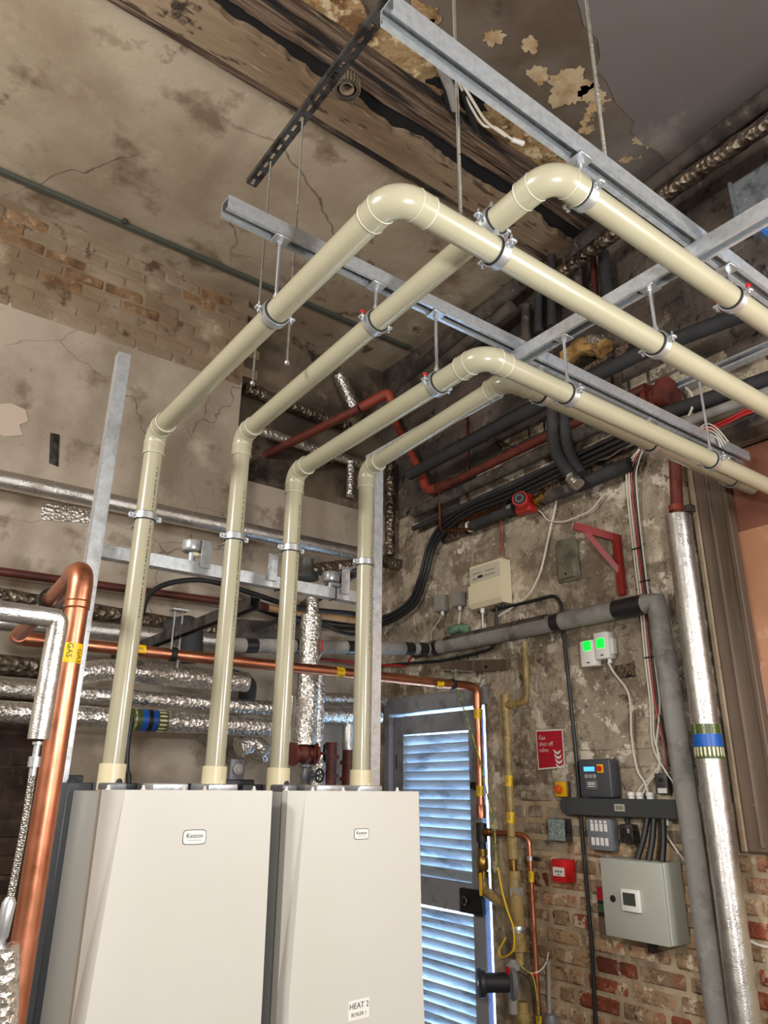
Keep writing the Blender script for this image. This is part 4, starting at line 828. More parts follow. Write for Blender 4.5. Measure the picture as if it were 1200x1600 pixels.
rwpipe('lagged_pipe', [(697, 704), (960, 562)], 0.10, 0.020, BLACK, 'thin black pipe just below the long black lagged one', 'insulated pipe')
# upright dark pipes under the ceiling
for px0, y0, px1, y1, r, m, lab in ((823, 478, 822, 545, 0.030, DUSTY, 'leftmost dusty upright stub under ceiling, right wall'), (843, 410, 842, 520, 0.028, BLACK_LAG, 'black upright pipe under ceiling, second from left'),
        (862, 400, 862, 510, 0.026, BLACK_LAG, 'black upright pipe under ceiling, third from left'), (899, 404, 903, 478, 0.036, DUSTY, 'thick dusty upright pipe under ceiling behind first flue run'),
        (926, 400, 932, 478, 0.018, OXIDE_DARK, 'thin red-brown upright pipe under ceiling beside the thick dusty one'), (943, 395, 950, 470, 0.030, BLACK_LAG, 'rightmost black upright pipe under the ceiling')):
    solo('upright_pipe', cyl(NB(), WX_(px0, y0, 0.08), WX_(px1, y1, 0.08), r, 16), m, lab, 'pipe', 'dark upright pipes under the ceiling')
# cross timbers and torn wadding
solo('timber_batten', prism(NB(), [WX_(px, py, 0.10) for px, py in ((905, 578), (965, 543), (1000, 520), (1004, 532), (965, 560), (912, 592))], (0.09, 0, 0)), TIMBER, 'dark brown batten under the torn wadding on right wall', 'batten', smooth=False)
for px, lab in ((950, 'left dark strip standing below the batten'), (965, 'right dark strip standing below the batten')):
    a, b = WX_(px-4, 560, 0.04), WX_(px, 618, 0.04); solo('timber_strip', box(NB(), (a.x-0.012, a.y-0.014, b.z), (a.x+0.012, a.y+0.014, a.z)), FRAME_T, lab, 'timber strip', 'strips below the batten', smooth=False)
solo('mineral_wool', lumpy([WX_(884, 562, 0.12), WX_(905, 545, 0.12), WX_(935, 540, 0.12), WX_(945, 545, 0.12)], 0.05, 0, 18, 0.02, 0.35, 9, 2.0), FIBRE, 'torn yellow mineral wool lagging on the right wall', 'insulation')
solo('foil_scrap', lumpy([WX_(920, 530, 0.15), WX_(942, 533, 0.15)], 0.03, 0, 16, 0.015, 0.3, 14, 5.0), FOIL, 'crumpled foil scrap on top of the yellow mineral wool', 'foil scrap')
# red flange
t = thing('red_flange', 'big red flanged pipe end high on right wall behind the channels', 'pipe flange', WX_(1028, 628, 0.12))
part('flange', lathe(NB(), WX_(1018, 628, 0.10), (-0.2, -1, 0), [(0, 0.075), (0.03, 0.075)], 26), OXIDE, t); part('pipe_section', lathe(NB(), WX_(1018, 628, 0.10), (-0.2, -1, 0), [(0.03, 0.052), (0.09, 0.052), (0.09, 0.074), (0.115, 0.074)], 26), OXIDE, t)
for k in range(8):
    a = 2*math.pi*k/8; c = WX_(1018, 628, 0.10); part('bolt', lathe(NB(), c+V((0, -0.03, 0))+V((math.cos(a)*0.064, 0.012*math.cos(a), math.sin(a)*0.064)), (0, -1, 0), [(0, 0.008), (0.008, 0.008)], 6), OXIDE, t)
rwpipe('red_pipe', [(935, 700), (968, 686)], 0.05, 0.03, OXIDE, 'stub of red pipe seen under the third flue run', 'red pipe')
# black and grey pipes at the far right, red cables, white cable coil
rwpipe('lagged_pipe', [(985, 668), (1060, 640), (1215, 588)], 0.16, 0.034, BLACK_LAG, 'thick black pipe at right edge between the flue runs', 'insulated pipe', 0.02)
rwpipe('lagged_pipe', [(1040, 672), (1215, 607)], 0.20, 0.022, GREY_LAG, 'grey pipe at right edge just below the thick black one', 'insulated pipe')
rwpipe('lagged_pipe', [(1090, 690), (1215, 644)], 0.14, 0.028, DUSTY, 'dark pipe at right edge below the red cables', 'insulated pipe')
for k, dy in enumerate((0, 5)):
    solo('red_cable', cable([WX_(1100, 672+dy, 0.24), WX_(1140, 654+dy, 0.24), WX_(1170, 640+dy, 0.24), WX_(1215, 632+dy, 0.24)], 0.006), RED_CB, ['upper red cable at right edge behind first flue run', 'lower red cable at right edge behind first flue run'][k], 'cable', 'red cables')
for k in range(4):
    solo('white_cable', cable([WX_(1094-k*2, 668+k*4, 0.3), WX_(1105, 662+k*5, 0.3), WX_(1120, 669+k*5, 0.3), WX_(1138-k*4, 690+k*3, 0.3)], 0.0026), WHITE_CB, ['topmost white cable loop at right between flue runs', 'second white cable loop down at right between flue runs', 'third white cable loop down at right between flue runs', 'lowest white cable loop at right between flue runs'][k], 'cable', 'white cable coil at the right')
solo('white_cable', cable([WX_(1072, 606, 0.12), WX_(1080, 615, 0.16), WX_(1083, 632, 0.18), WX_(1074, 656, 0.18)], 0.006), WHITE_CB, 'single white cable hanging below the thin wall channel', 'cable')
a = WX_(1160, 700, 0.06); solo('dark_beam', box(NB(), (RW-0.07, 0.75, 3.06), (RW-0.005, 1.55, 3.20), 0.004), FRAME_T, 'dark beam end above pink board at right edge', 'beam', smooth=False)
# bundle of black cables sweeping down to the corner
for k, (o1, o2, lab) in enumerate(((0, 0, 'outer black cable of the bundle sweeping down to the corner'), (9, 8, 'middle black cable of the bundle sweeping down to the corner'), (18, 16, 'inner black cable of the bundle sweeping down to the corner'))):
    solo('black_cable', cable([WX_(1010, 660+o1, 0.10), WX_(900, 712+o1, 0.09), WX_(800, 762+o1*0.8, 0.08), WX_(730, 792+o1*0.7, 0.07), WX_(688+o2*0.5, 822+o1*0.5, 0.06), WX_(668+o2*0.6, 858, 0.05), WX_(655+o2*0.6, 905, 0.05), WX_(634+o2*0.6, 945+o2*0.3, 0.05), V((2.80, 3.90, WX_(615, 965+o1*0.8, 0.05).z)), V((2.30, 3.88, WX_(600, 975+o1, 0.05).z)), V((1.9, 3.88, WX_(596, 965+o1, 0.05).z))], 0.0125, 10), BLACK, lab, 'cable', 'black cable bundle')
# pair of black lagged pipes dropping to a foil-wrapped end
for k, (pts, lab) in enumerate((([(862, 628), (864, 706), (900, 752)], 'left of two black lagged pipes bending under the shaded flue run'), ([(882, 640), (884, 700), (908, 742)], 'right of two black lagged pipes bending under the shaded flue run'))):
    rwpipe('lagged_pipe', pts, 0.12+0.05*(1-k), 0.031, BLACK_LAG, lab, 'insulated pipe', 0.12, 16, 'pair of dropping black pipes')
solo('foil_wrap', lumpy([WX_(893, 745, 0.17), WX_(903, 757, 0.17)], 0.034, 0, 18, 0.012, 0.15, 20, 9.0), FOIL, 'foil-wrapped end of the dropping black pipe', 'foil wrap')
# backboard with heating pipe and red pump
pts = [WX_(px, py, 0.012) for px, py in ((694, 850), (692, 828), (905, 738), (1010, 690), (1012, 702), (908, 768))]
solo('backboard', prism(NB(), pts, (-0.018, 0, 0)), TIMBER, 'dark brown board behind the pump on the right wall', 'backboard', smooth=False)
t = thing('pump_pipe', 'grey lagged heating pipe with white clip either side of the red pump', 'insulated pipe', WX_(740, 822, 0.08))
part('lagging', cyl(NB(), WX_(737, 822, 0.07), WX_(804, 795, 0.07), 0.030, 18), BLACK_LAG, t); part('lagging', cyl(NB(), WX_(850, 779, 0.07), WX_(905, 758, 0.07), 0.033, 18), DUSTY, t); part('lagging', cyl(NB(), WX_(905, 758, 0.07), WX_(985, 725, 0.07), 0.036, 18), BLACK_LAG, t)
part('white_clip', ringband(NB(), WX_(734, 823, 0.07), (0, -1, 0.1), 0.02, 0.033, 0.012), WHITE_PL, t)
for q in (0, 1): part('copper_line', cyl(NB(), WX_(722, 812+q*4, 0.07), WX_(780, 790+q*4, 0.07), 0.005, 8), COPPER_DARK, t)
pm = WX_(818, 786, 0.10); ad = V((-0.75, -0.35, 0.05)).normalized()
t = thing('circulation_pump', 'small red circulation pump with round dark face on the right wall', 'pump', pm)
part('motor', lathe(NB(), pm-ad*0.03, ad, [(0, 0.05), (0.02, 0.052), (0.03, 0.046), (0.09, 0.046), (0.095, 0.042)], 22), RED_PUMP, t)
fc = part('face', lathe(NB(), pm+ad*0.064, ad, [(0, 0.034), (0.006, 0.034), (0.007, 0.026)], 22), RUBBER, t); part('face_ring', torus(NB(), pm+ad*0.0715, ad, 0.02, 0.002, 20, 6), ZINC, fc)
part('housing', box(NB(), pm+V((-0.01, -0.05, -0.055)), pm+V((0.06, 0.06, 0.045)), 0.012, 2), RED_PUMP, t)
part('union', lathe(NB(), WX_(838, 783, 0.08), (0, -1, 0.15), [(0, 0.03), (0.02, 0.03), (0.022, 0.024), (0.05, 0.024), (0.05, 0.032), (0.075, 0.032)], 8), BRASS, t)
part('union', lathe(NB(), WX_(795, 795, 0.08), (0, -1, 0.15), [(0, 0.022), (0.03, 0.022)], 8), ZINC, t)
# ------------------------------------------------------------------ louvred door
d = thing('door_1', 'grey louvred wooden door beside the boilers, daylight between its slats', None, (RW, (DY0+DY1)/2, 0), kind='structure')
dx0, dx1 = RW+0.012, RW+0.052; ya, yb = DY0+0.055, DY1-0.055; zt = 2.008
st = 0.10
part('frame_jamb', box(NB(), (RW-0.02, DY1-0.05, 0), (RW+0.11, DY1, DZ), 0.003), PAINT_G, d, False)
part('frame_jamb', box(NB(), (RW+0.03, DY0, 0), (RW+0.11, DY0+0.02, DZ), 0.003), BLUE_P, d, False)
part('frame_head', box(NB(), (RW-0.02, DY0-0.03, DZ-0.005), (RW+0.11, DY1+0.01, DZ+0.09), 0.003), PAINT_G, d, False)
part('stile', box(NB(), (dx0, yb-st, 0.02), (dx1, yb, zt), 0.003), PAINT_G, d, False)
part('stile', box(NB(), (dx0, ya, 0.02), (dx1, ya+st*0.9, zt), 0.003), PAINT_G, d, False)
zl0, zl1 = 0.98, 1.12
part('rail', box(NB(), (dx0, ya+st*0.9, zt-0.11), (dx1, yb-st, zt), 0.003), PAINT_G, d, False)
part('rail', box(NB(), (dx0, ya+st*0.9, zl0), (dx1, yb-st, zl1), 0.003), PAINT_G, d, False)
part('rail', box(NB(), (dx0, ya+st*0.9, 0.02), (dx1, yb-st, 0.22), 0.003), PAINT_G, d, False)
sm = NB(); prism(sm, [V((dx0-0.003, 0, 0.030)), V((dx0+0.004, 0, 0.036)), V((dx1+0.012, 0, -0.022)), V((dx1+0.005, 0, -0.030))], (0, (yb-ya)-st*1.9, 0))
sme = mesh_of(sm, 'slat', SLATM, False)
def slats(z0, z1):
    n_ = int((z1-z0)/0.0505)
    for k in range(n_):
        place('slat', sme, d, Matrix.Translation((0, ya+st*0.9, z0+0.025+(z1-z0-0.02)*k/n_)) @ Matrix.Rotation(random.uniform(-.01, .01), 4, 'X'))
slats(zl1, zt-0.11); slats(0.22, zl0)
part('hinge_gap', box(NB(), (dx0-0.003, yb-0.035, 1.70), (dx0, yb-0.028, 1.78)), IRON, d, False)
part('latch', box(NB(), (dx0-0.012, ya+0.005, 1.585), (dx0, ya+0.075, 1.625), 0.004), IRON, d)
lk = part('lock_case', box(NB(), (dx0-0.03, ya-0.01, 0.985), (dx0, ya+0.16, 1.10), 0.004), IRON, d)
part('lock_knob', lathe(NB(), (dx0-0.03, ya+0.11, 1.045), (-1, 0, 0), [(0, 0.022), (0.012, 0.022), (0.013, 0.014), (0.018, 0.014)], 18), RUBBER, lk)
part('lock_ring', torus(NB(), (dx0-0.043, ya+0.11, 1.045), (1, 0, 0), 0.019, 0.003, 20, 6), CHROME, lk)

# ------------------------------------------------------------------ boarded window
wn = thing('window_1', 'boarded window with dark timber lining and pinkish boards at right edge', None, (RW, 1.2, WZ0), kind='structure')
part('lining', box(NB(), (RW-0.035, WY1-0.01, WZ0-0.02), (RW+0.10, WY1+0.115, WZ1+0.12), 0.006), FRAME_T, wn, False)
part('lining_bead', sweep(NB(), [(RW-0.034, WY1+0.055, WZ0), (RW-0.034, WY1+0.055, WZ1+0.1)], 0.010, 8), FRAME_T, wn)
part('lining_edge', box(NB(), (RW-0.04, WY1+0.115, WZ0-0.02), (RW+0.01, WY1+0.14, WZ1+0.12), 0.005), BRICK_BW, wn, False)
part('lining_lip', box(NB(), (RW-0.05, WY1-0.03, WZ0), (RW+0.0, WY1-0.008, WZ1+0.1), 0.004), FRAME_T, wn, False)
part('board', box(NB(), (RW+0.015, WY0, 2.06), (RW+0.03, WY1, 2.62), 0.002), PINKB, wn, False)
part('board', box(NB(), (RW-0.005, WY0, WZ0), (RW+0.012, WY1-0.03, 2.075), 0.002), PINKB, wn, False)
part('board', box(NB(), (RW+0.018, WY0, 2.62), (RW+0.035, WY1, WZ1), 0.002), PINKB_SHADE, wn, False)  # darker copy of the pink board, pipe shade put into its colour
part('sill', box(NB(), (RW-0.07, WY0-0.05, WZ0-0.035), (RW+0.1, WY1+0.02, WZ0-0.005), 0.006), FRAME_T, wn, False)
part('head', box(NB(), (RW-0.03, WY0, WZ1), (RW+0.1, WY1+0.115, WZ1+0.12), 0.006), FRAME_T, wn, False)

# ------------------------------------------------------------------ big upright pipes on the right wall
t = thing('grey_pipe', 'grey lagged pipe crossing the right wall then turning down beside the silver one', 'insulated pipe', WX_(1130, 1600, 0.08))
ga, gb = WX_(672, 1014, 0.08), WX_(1026, 940, 0.08); gd = A(1128, 1580, X=RW-0.08)
rr = 0.044
part('lagging', lumpy([ga, gb, V((gb.x, gd.y*0.5+gb.y*0.5, 1.5)), V((gb.x, gd.y, 0.0))], rr, 0.0, 24, 0.05, 0.015, 6, 2), GREY_LAG, t)
dirv = (gb-ga)
for k, l in ((0.03, 0.03), (0.62, 0.035), (0.86, 0.10)):
    c = ga+dirv*k; part('tape', cyl(NB(), c, c+dirv*l, rr+0.0012, 24), BLACK_TAPE, t)
part('dust_cover', sweep(NB(), [ga+dirv*0.1+V((0, 0, 0.012)), ga+dirv*0.6+V((0, 0, 0.012))], rr-0.004, 20), DUSTY, t)
part('black_joint', lumpy([ga-dirv*0.10, ga+dirv*0.01], 0.036, 0, 20, 0.02, 0.2, 12, 4), BLACK_LAG, t)
t = thing('silver_pipe', 'thick silver foil pipe standing on the right wall with a green and blue band', 'insulated pipe', WX_(1165, 1600, 0.11))
sa, sb = WX_(1058, 806, 0.11), A(1160, 1560, X=RW-0.11); sy = (sa.y+sb.y)/2; sr = 0.052
part('lagging', lumpy([V((sa.x, sa.y, sa.z)), V((sa.x, sb.y, 0.0))], sr, 0, 28, 0.05, 0.012, 5, 3), FOIL_SMOOTH, t)
rp = part('pipe_section', cyl(NB(), V((sa.x, sa.y, sa.z-0.02)), V((sa.x+0.02, sa.y-0.03, 3.15)), 0.027, 20), OXIDE, t, True, 'red pipe entering the foil lagging')
part('clip', ringband(NB(), (sa.x, sa.y, sa.z+0.035), (0, 0, 1), 0.027, 0.031, 0.025), OXIDE_BRIGHT, rp)
part('clip_bracket', box(NB(), (sa.x+0.03, sa.y-0.05, sa.z+0.02), (RW, sa.y-0.02, sa.z+0.05)), DUSTY, rp)
q = A(1103, 1158, X=RW-0.11); zz = q.z; yy = sa.y+(sb.y-sa.y)*(sa.z-zz)/sa.z
mk = t
rb = sr+0.002
for z0, z1, m in ((zz+0.025, zz+0.062, BAND_GREEN), (zz-0.022, zz+0.025, BAND_BLUE), (zz-0.066, zz-0.022, BAND_GREEN)):
    part('marker_band', ringband(NB(), (sa.x, yy, (z0+z1)/2), (0, 0, 1), rb-0.003, rb, z1-z0, 30), m, t)
bm = NB()
for k in range(22):
    a = 2*math.pi*k/22; dv = V((math.cos(a), math.sin(a), 0)); s = V((-math.sin(a), math.cos(a), 0)); c0 = V((sa.x, yy, zz-0.024))+dv*(rb+0.0004)
    prism(bm, [c0-s*0.004, c0+s*0.004, c0+s*0.004-V((0, 0, 0.028)), c0-V((0, 0, 0.037)), c0-s*0.004-V((0, 0, 0.028))], dv*0.0006)
part('arrows', bm, BAND_CREAM, t, False)
for k in range(9): wrapped('MCWS', 0.0135, (sa.x, yy, zz+0.044), (0, 0, -1), rb+0.0008, 2*math.pi*k/9, (-1, -0.4, 0), BAND_CREAM, t, along=True)

# cables running down beside the grey pipe
CB = [(0, WHITE_CB, 'leftmost white cable in the bundle down the right wall'), (4, WHITE_CB, 'second white cable in the bundle down the right wall'), (8, RED_CB, 'red cable in the bundle down the right wall'), (12, BLACK, 'dark cable in the bundle beside the grey pipe'), (15, WHITE_CB, 'rightmost white cable in the bundle beside the grey pipe')]
for k, (o1, m, lab) in enumerate(CB):
    end = [[(1020, 1165), (1040, 1205), (1062, 1235)], [(1022, 1150), (1031, 1190), (1018, 1212), (1000, 1232), (995, 1245)], [(1038, 1170), (1042, 1200)], [(1040, 1170), (1045, 1206)], [(1026, 1160), (1030, 1200), (1014, 1222), (1002, 1245)]][k]
    pts = [(1000+o1*0.4, 700), (983+o1, 722), (979+o1, 745), (983+o1, 800), (992+o1, 880), (1000+o1, 945), (1008+o1, 1030), (1016+o1, 1100)]
    solo('wall_cable', cable([WX_(px, py, 0.022 if py > 760 else 0.05) for px, py in pts]+[WX_(px, py, 0.025) for px, py in end], 0.0042), m, lab, 'cable', 'cable bundle down the right wall')
for k, (px, py, lab) in enumerate(((991, 857, 'upper black tie round the cable bundle'), (1003, 908, 'middle black tie round the cable bundle'), (1011, 1027, 'lower black tie round the cable bundle'), (992, 722, 'top black tie where the cable bundle turns down'))):
    c = WX_(px+5, py, 0.022 if k < 3 else 0.04); solo('cable_tie', box(NB(), (c.x-0.008, c.y-0.026, c.z-0.003), (c.x+0.007, c.y+0.026, c.z+0.003), 0.001), BLACK, lab, 'cable tie', 'ties on the wall cable bundle', smooth=False)
solo('wall_cable', cable([WX_(px, py, 0.03) for px, py in ((950, 1035), (960, 1052), (978, 1075), (985, 1100), (987, 1150), (995, 1200), (1007, 1222), (1013, 1240))], 0.005), WHITE_CB, 'white cable dropping from the green-lit switches to the trunking', 'cable')
solo('wall_cable', cable([WX_(px, py, 0.02) for px, py in ((872, 752), (868, 790), (860, 825), (848, 880), (838, 908), (820, 935), (780, 962), (775, 968))], 0.0055), WHITE_CB, 'loose white cable curving down past the pump to white panel', 'cable')
solo('wall_cable', cable([WX_(px, py, 0.03) for px, py in ((828, 792), (845, 800), (857, 813), (880, 815), (905, 806), (925, 795), (945, 770))], 0.004), WHITE_CB, 'thin grey cable drooping from the red pump', 'cable')
solo('wall_cable', cable([WX_(px, py, 0.06) for px, py in ((895, 725), (900, 710), (918, 706), (935, 718), (955, 712), (982, 692))], 0.0045), WHITE_CB, 'thin white cable looping between the black pipes high on wall', 'cable')
solo('black_conduit', sweep(NB(), fillet([WX_(px, py, 0.022) for px, py in ((770, 954), (868, 930), (878, 945), (882, 1000), (902, 1200), (912, 1330), (925, 1480), (932, 1620))], 0.05), 0.0095, 10), BLACK, 'black conduit arching under pipe then down past the red call point', 'conduit')
solo('black_conduit', sweep(NB(), fillet([WX_(px, py, 0.03) for px, py in ((592, 1040), (690, 1033), (750, 1020), (773, 1012), (776, 985), (776, 945))], 0.06), 0.009, 10), BLACK, 'black conduit bending up to the white panel from the corner', 'conduit')
solo('red_cable', cable([V((2.3, 3.9, A(596, 1043, X=2.9).z)), WX_(622, 1040, 0.05), WX_(640, 1030, 0.05), WX_(648, 1018, 0.05)], 0.007), RED_CB, 'short red cable rising into the black pipe joint at the corner', 'cable')
solo('red_rod', cyl(NB(), WX_(782, 810, 0.03), WX_(783, 866, 0.03), 0.006, 8), OXIDE_BRIGHT, 'thin red pipe dropping into the white panel', 'pipe')
for px, y0, y1, lab in ((730, 630, 790, 'thin red-brown upright pipe left of the pump on right wall'), ):
    solo('red_rod', cyl(NB(), WX_(px-2, y0, 0.02), WX_(px+2, y1, 0.02), 0.008, 8), OXIDE, lab, 'pipe')
solo('timber_batten', prism(NB(), [WX_(px, py, 0.05) for px, py in ((752, 678), (758, 676), (800, 700), (796, 704))], (0.05, 0, 0)), TIMBER, 'short slanting batten above the red pipe on right wall', 'batten', smooth=False)

# ------------------------------------------------------------------ boxes on the right wall
def wbox(pxl, pxr, pxs, pyt, pyb, pym=None):
    """front left/right edge, far edge of the side, top and bottom of the front: gives x0 (front), y0, y1, z0, z1"""
    pym = pym or (pyt+pyb)/2
    y0 = A(pxs, pym, X=RW).y; dv = A(pxr, pym, Y=y0); x0 = min(dv.x, RW-0.008)
    y1 = A(pxl, pym, X=x0).y; pm = (pxl+pxr)/2
    return x0, y0, y1, A(pm, pyb, X=x0).z, A(pm, pyt, X=x0).z
IN = (0, -1, 0); UP = (0, 0, 1)
# white panel
x0, y0, y1, z0, z1 = wbox(731, 781, 799, 878, 946)
t = thing('heater_panel', 'cream electrical panel box with a sloping cover on the right wall', 'electrical box', (x0, y0, z0))
zm = z0+(z1-z0)*0.52
part('body', prism(NB(), [V((RW, y1, z0)), V((x0+0.02, y1, z0)), V((x0, y1, z0+0.025)), V((x0, y1, zm)), V((x0+0.018, y1, zm+0.004)), V((x0+0.018, y1, z1)), V((RW, y1, z1))], (0, y0-y1, 0)), CREAM_PL, t, False)
lp = part('label_plate', box(NB(), (x0+0.0165, y0+0.01, zm+0.02), (x0+0.018, y1-0.006, z1-0.012)), CREAM_LBL, t, False)
bm = NB()
for a, b, c, e in ((0.02, 0.09, 0.05, 0.053), (0.12, 0.2, 0.05, 0.053), (0.06, 0.10, 0.02, 0.036), (0.02, 0.055, 0.015, 0.017), (0.02, 0.055, 0.022, 0.024), (0.11, 0.2, 0.03, 0.0315), (0.11, 0.2, 0.022, 0.0235)):
    if y1-0.006-b > y0+0.01: box(bm, (x0+0.0155, y1-0.006-b, zm+0.02+c), (x0+0.0168, y1-0.006-a, zm+0.02+e))
part('label_print', bm, INK, lp, False)
part('gland', cyl(NB(), (x0+0.05, y1-0.06, z0), (x0+0.05, y1-0.06, z0-0.025), 0.012, 12), WHITE_PL, t); part('cable_tail', cyl(NB(), (x0+0.05, y1-0.06, z0-0.02), (x0+0.05, y1-0.058, z0-0.12), 0.005, 8), WHITE_CB, t)
part('gland', cyl(NB(), (x0+0.05, y0+0.03, z0), (x0+0.05, y0+0.03, z0-0.022), 0.013, 12), RUBBER, t)
def junction(pxl, pxr, pxs, pyt, pyb, m, label, tail):
    x0, y0, y1, z0, z1 = wbox(pxl, pxr, pxs, pyt, pyb); t = thing('junction_box', label, 'junction box', (x0, y0, z0), 'small grey junction boxes')
    part('box', box(NB(), (x0, y0, z0), (RW, y1, z1), 0.006, 2), m, t)
    part('lid', box(NB(), (x0-0.003, y0+0.004, z0+0.004), (x0, y1-0.004, z1-0.004), 0.001), m, t)
    yc = (y0+y1)/2-0.01; part('gland', cyl(NB(), ((x0+RW)/2, yc, z0), ((x0+RW)/2, yc, z0-0.024), 0.011, 12), WHITE_PL, t)
    part('cable_tail', cable([V(((x0+RW)/2, yc, z0-0.02))]+[WX_(px, py, 0.02) for px, py in tail], 0.0035), WHITE_CB, t)
    return t
junction(678, 692, 701, 929, 955, GREY_PL, 'left one of two small junction boxes near the corner', [(684, 972), (675, 985), (673, 1000)])
junction(705, 719, 728, 924, 947, GREY_PL, 'right one of two small junction boxes beside the cream panel', [(718, 960), (716, 978)])
solo('verdigris_lump', lumpy([WX_(704, 986, 0.05), WX_(716, 981, 0.05), WX_(727, 983, 0.05)], 0.028, 0, 14, 0.015, 0.3, 14, 4), VERDI, 'green corroded lump on the grey pipe below junction boxes', 'corroded lump')
a, b = WX_(688, 1041, 0.05), WX_(790, 1040, 0.05)
t = thing('angle_iron', 'dull angle iron shelf above the louvred door', 'angle iron', a)
part('flange', prism(NB(), [WX_(px, py, 0.03) for px, py in ((688, 1033), (790, 1030), (790, 1046), (740, 1050), (688, 1047))], (0.02, 0, 0)), FRAME_T, t, False)
part('lip', prism(NB(), [WX_(688, 1046, 0.03), WX_(740, 1049, 0.03), WX_(740, 1049, 0.09), WX_(690, 1046, 0.09)], (0, 0, -0.004)), GALV, t, False)
part('bolt', lathe(NB(), WX_(760, 1042, 0.032), (-1, 0, 0), [(0, 0.008), (0.008, 0.008)], 6), IRON, t)
# old bulkhead
x0, y0, y1, z0, z1 = wbox(866, 899, 905, 845, 906)
t = thing('bulkhead_light', 'grimy old bulkhead light under the red bracket', 'wall light', (x0, y0, z0))
part('base', box(NB(), (x0+(RW-x0)*0.55, y0-0.004, z0-0.006), (RW, y1+0.004, z1+0.004), 0.008, 2), OLD_LAMP, t)
part('cover', prism(NB(), [V((x0+0.03, y0, z0)), V((x0, y0+0.02, z0+0.012)), V((x0, y1-0.02, z0+0.012)), V((x0+0.03, y1, z0))], (0, 0, z1-z0)), OLD_LAMP, t, False)
part('screw', lathe(NB(), (x0, (y0+y1)/2, z0+0.03), (-1, 0, 0), [(0, 0.006), (0.003, 0.006)], 10), IRON, t)
# red bracket: vertical leg, arm out from wall, brace
t = thing('red_bracket', 'red painted steel angle bracket on the right wall', 'bracket', WX_(970, 930, 0.02))
def flat(pts, m=RED_PAINT, th=0.012, name='leg'): part(name, prism(NB(), pts, (0, th, 0)), m, t, False)
ly = WX_(967, 880, 0).y; wv = 0.02
def bp(px, py): return A(px, py, Y=ly)
part('leg', box(NB(), (RW-0.03, ly-0.03, A(970, 932, X=RW).z), (RW-0.0, ly+0.005, A(964, 838, X=RW).z), 0.002), RED_PAINT, t, False)
e0, e1 = V((RW-0.01, ly, A(964, 842, X=RW).z)), A(896, 822, Y=ly+0.0)
e1 = V((RW-0.26, ly+0.05, A(896, 822, X=RW-0.26).z)) 
e1 = A(897, 822, X=RW-0.18); 
def slab(a, b, w_, th): 
    a, b = V(a), V(b); u = (b-a).normalized(); n_ = u.cross(V((1, 0.6, 0)).normalized()).normalized(); s = u.cross(n_)
    return prism(NB(), [a-n_*w_/2-s*th/2, a+n_*w_/2-s*th/2, a+n_*w_/2+s*th/2, a-n_*w_/2+s*th/2], b-a)
part('arm', slab(e0+V((0, -0.01, 0)), e1, 0.036, 0.02), RED_PAINT, t, False)
part('brace', slab(A(968, 893, X=RW-0.02), e1.lerp(e0, 0.22), 0.026, 0.015), RED_PAINT, t, False)
# twin switches with green lights
t = None
for k, (l, r_, s_, pt_, pb_, lx, ly_) in enumerate(((906, 928, 930, 994, 1036, 917, 1009), (928, 950, 957, 989, 1031, 938, 1005))):
    x0, y0, y1, z0, z1 = wbox(l, r_, 957, pt_, pb_); x0 = RW-0.055
    y1 = A(l, (pt_+pb_)/2, X=x0).y; y0 = A(r_, (pt_+pb_)/2, X=x0).y
    t = thing('detector_unit', ['left white unit with a glowing green square', 'right white unit with a glowing green square and a cable below'][k], 'detector', (x0, y0, z0), 'white units with green lights')
    part('case', box(NB(), (x0, y0, z0), (RW-0.002, y1, z1), 0.005, 2), WHITE_PL, t)
    c = A(lx, ly_, X=x0-0.001); hs = 0.022
    part('green_light', box(NB(), (x0-0.002, c.y-hs, c.z-hs), (x0+0.001, c.y+hs, c.z+hs), 0.003, 2), LED, t)
    part('mark', box(NB(), (x0-0.0006, (y0+y1)/2-0.01, z0+0.014), (x0+0.001, (y0+y1)/2+0.006, z0+0.02)), INK, t, False)
    if k: 
        part('gland', cyl(NB(), (x0+0.03, y0+0.02, z0), (x0+0.03, y0+0.02, z0-0.02), 0.010, 12), WHITE_PL, t); part('side_rib', box(NB(), (x0+0.02, y0-0.012, z0+0.02), (RW-0.004, y0, z1-0.03), 0.003), WHITE_PL, t)
bx = WX_(975, 1048, 0.01); solo('rusty_plate', box(NB(), (RW-0.008, bx.y-0.05, bx.z-0.03), (RW+0.004, bx.y+0.05, bx.z+0.03), 0.003), TIMBER, 'rusty brown plate remains on the wall beside the white units', 'rusty plate')
# gas shut off sign
t = thing('safety_sign', 'red Gas shut off valve sign with white flames on the right wall', 'sign', WX_(860, 1200, 0.004))
c = [A(px, py, X=RW-0.004) for px, py in ((837, 1141), (879, 1139), (883, 1199), (841, 1203))]
part('plate', prism(NB(), c, (0.003, 0, 0)), WHITE_PL, t, False)
ce = sum(c, V())/4; ci = [ce+(p-ce)*0.925 for p in c]
part('red_field', prism(NB(), [p+V((-0.0008, 0, 0)) for p in ci], (0.002, 0, 0)), RED_SIGN, t, False)
yw = c[0].y-c[1].y; zh = c[0].z-c[3].z; ux = (c[1]-c[0]).normalized(); uz = (c[0]-c[3]).normalized()
for k, s in enumerate(('Gas', 'shut off', 'valve')):
    o_ = c[0]+V((-0.0008, 0, 0))+ux*yw*0.10-uz*zh*(0.20+0.155*k)
    lettering(s, zh*0.155, o_, ux, uz, WHITE_PL, t, align='LEFT', thick=0.0006)
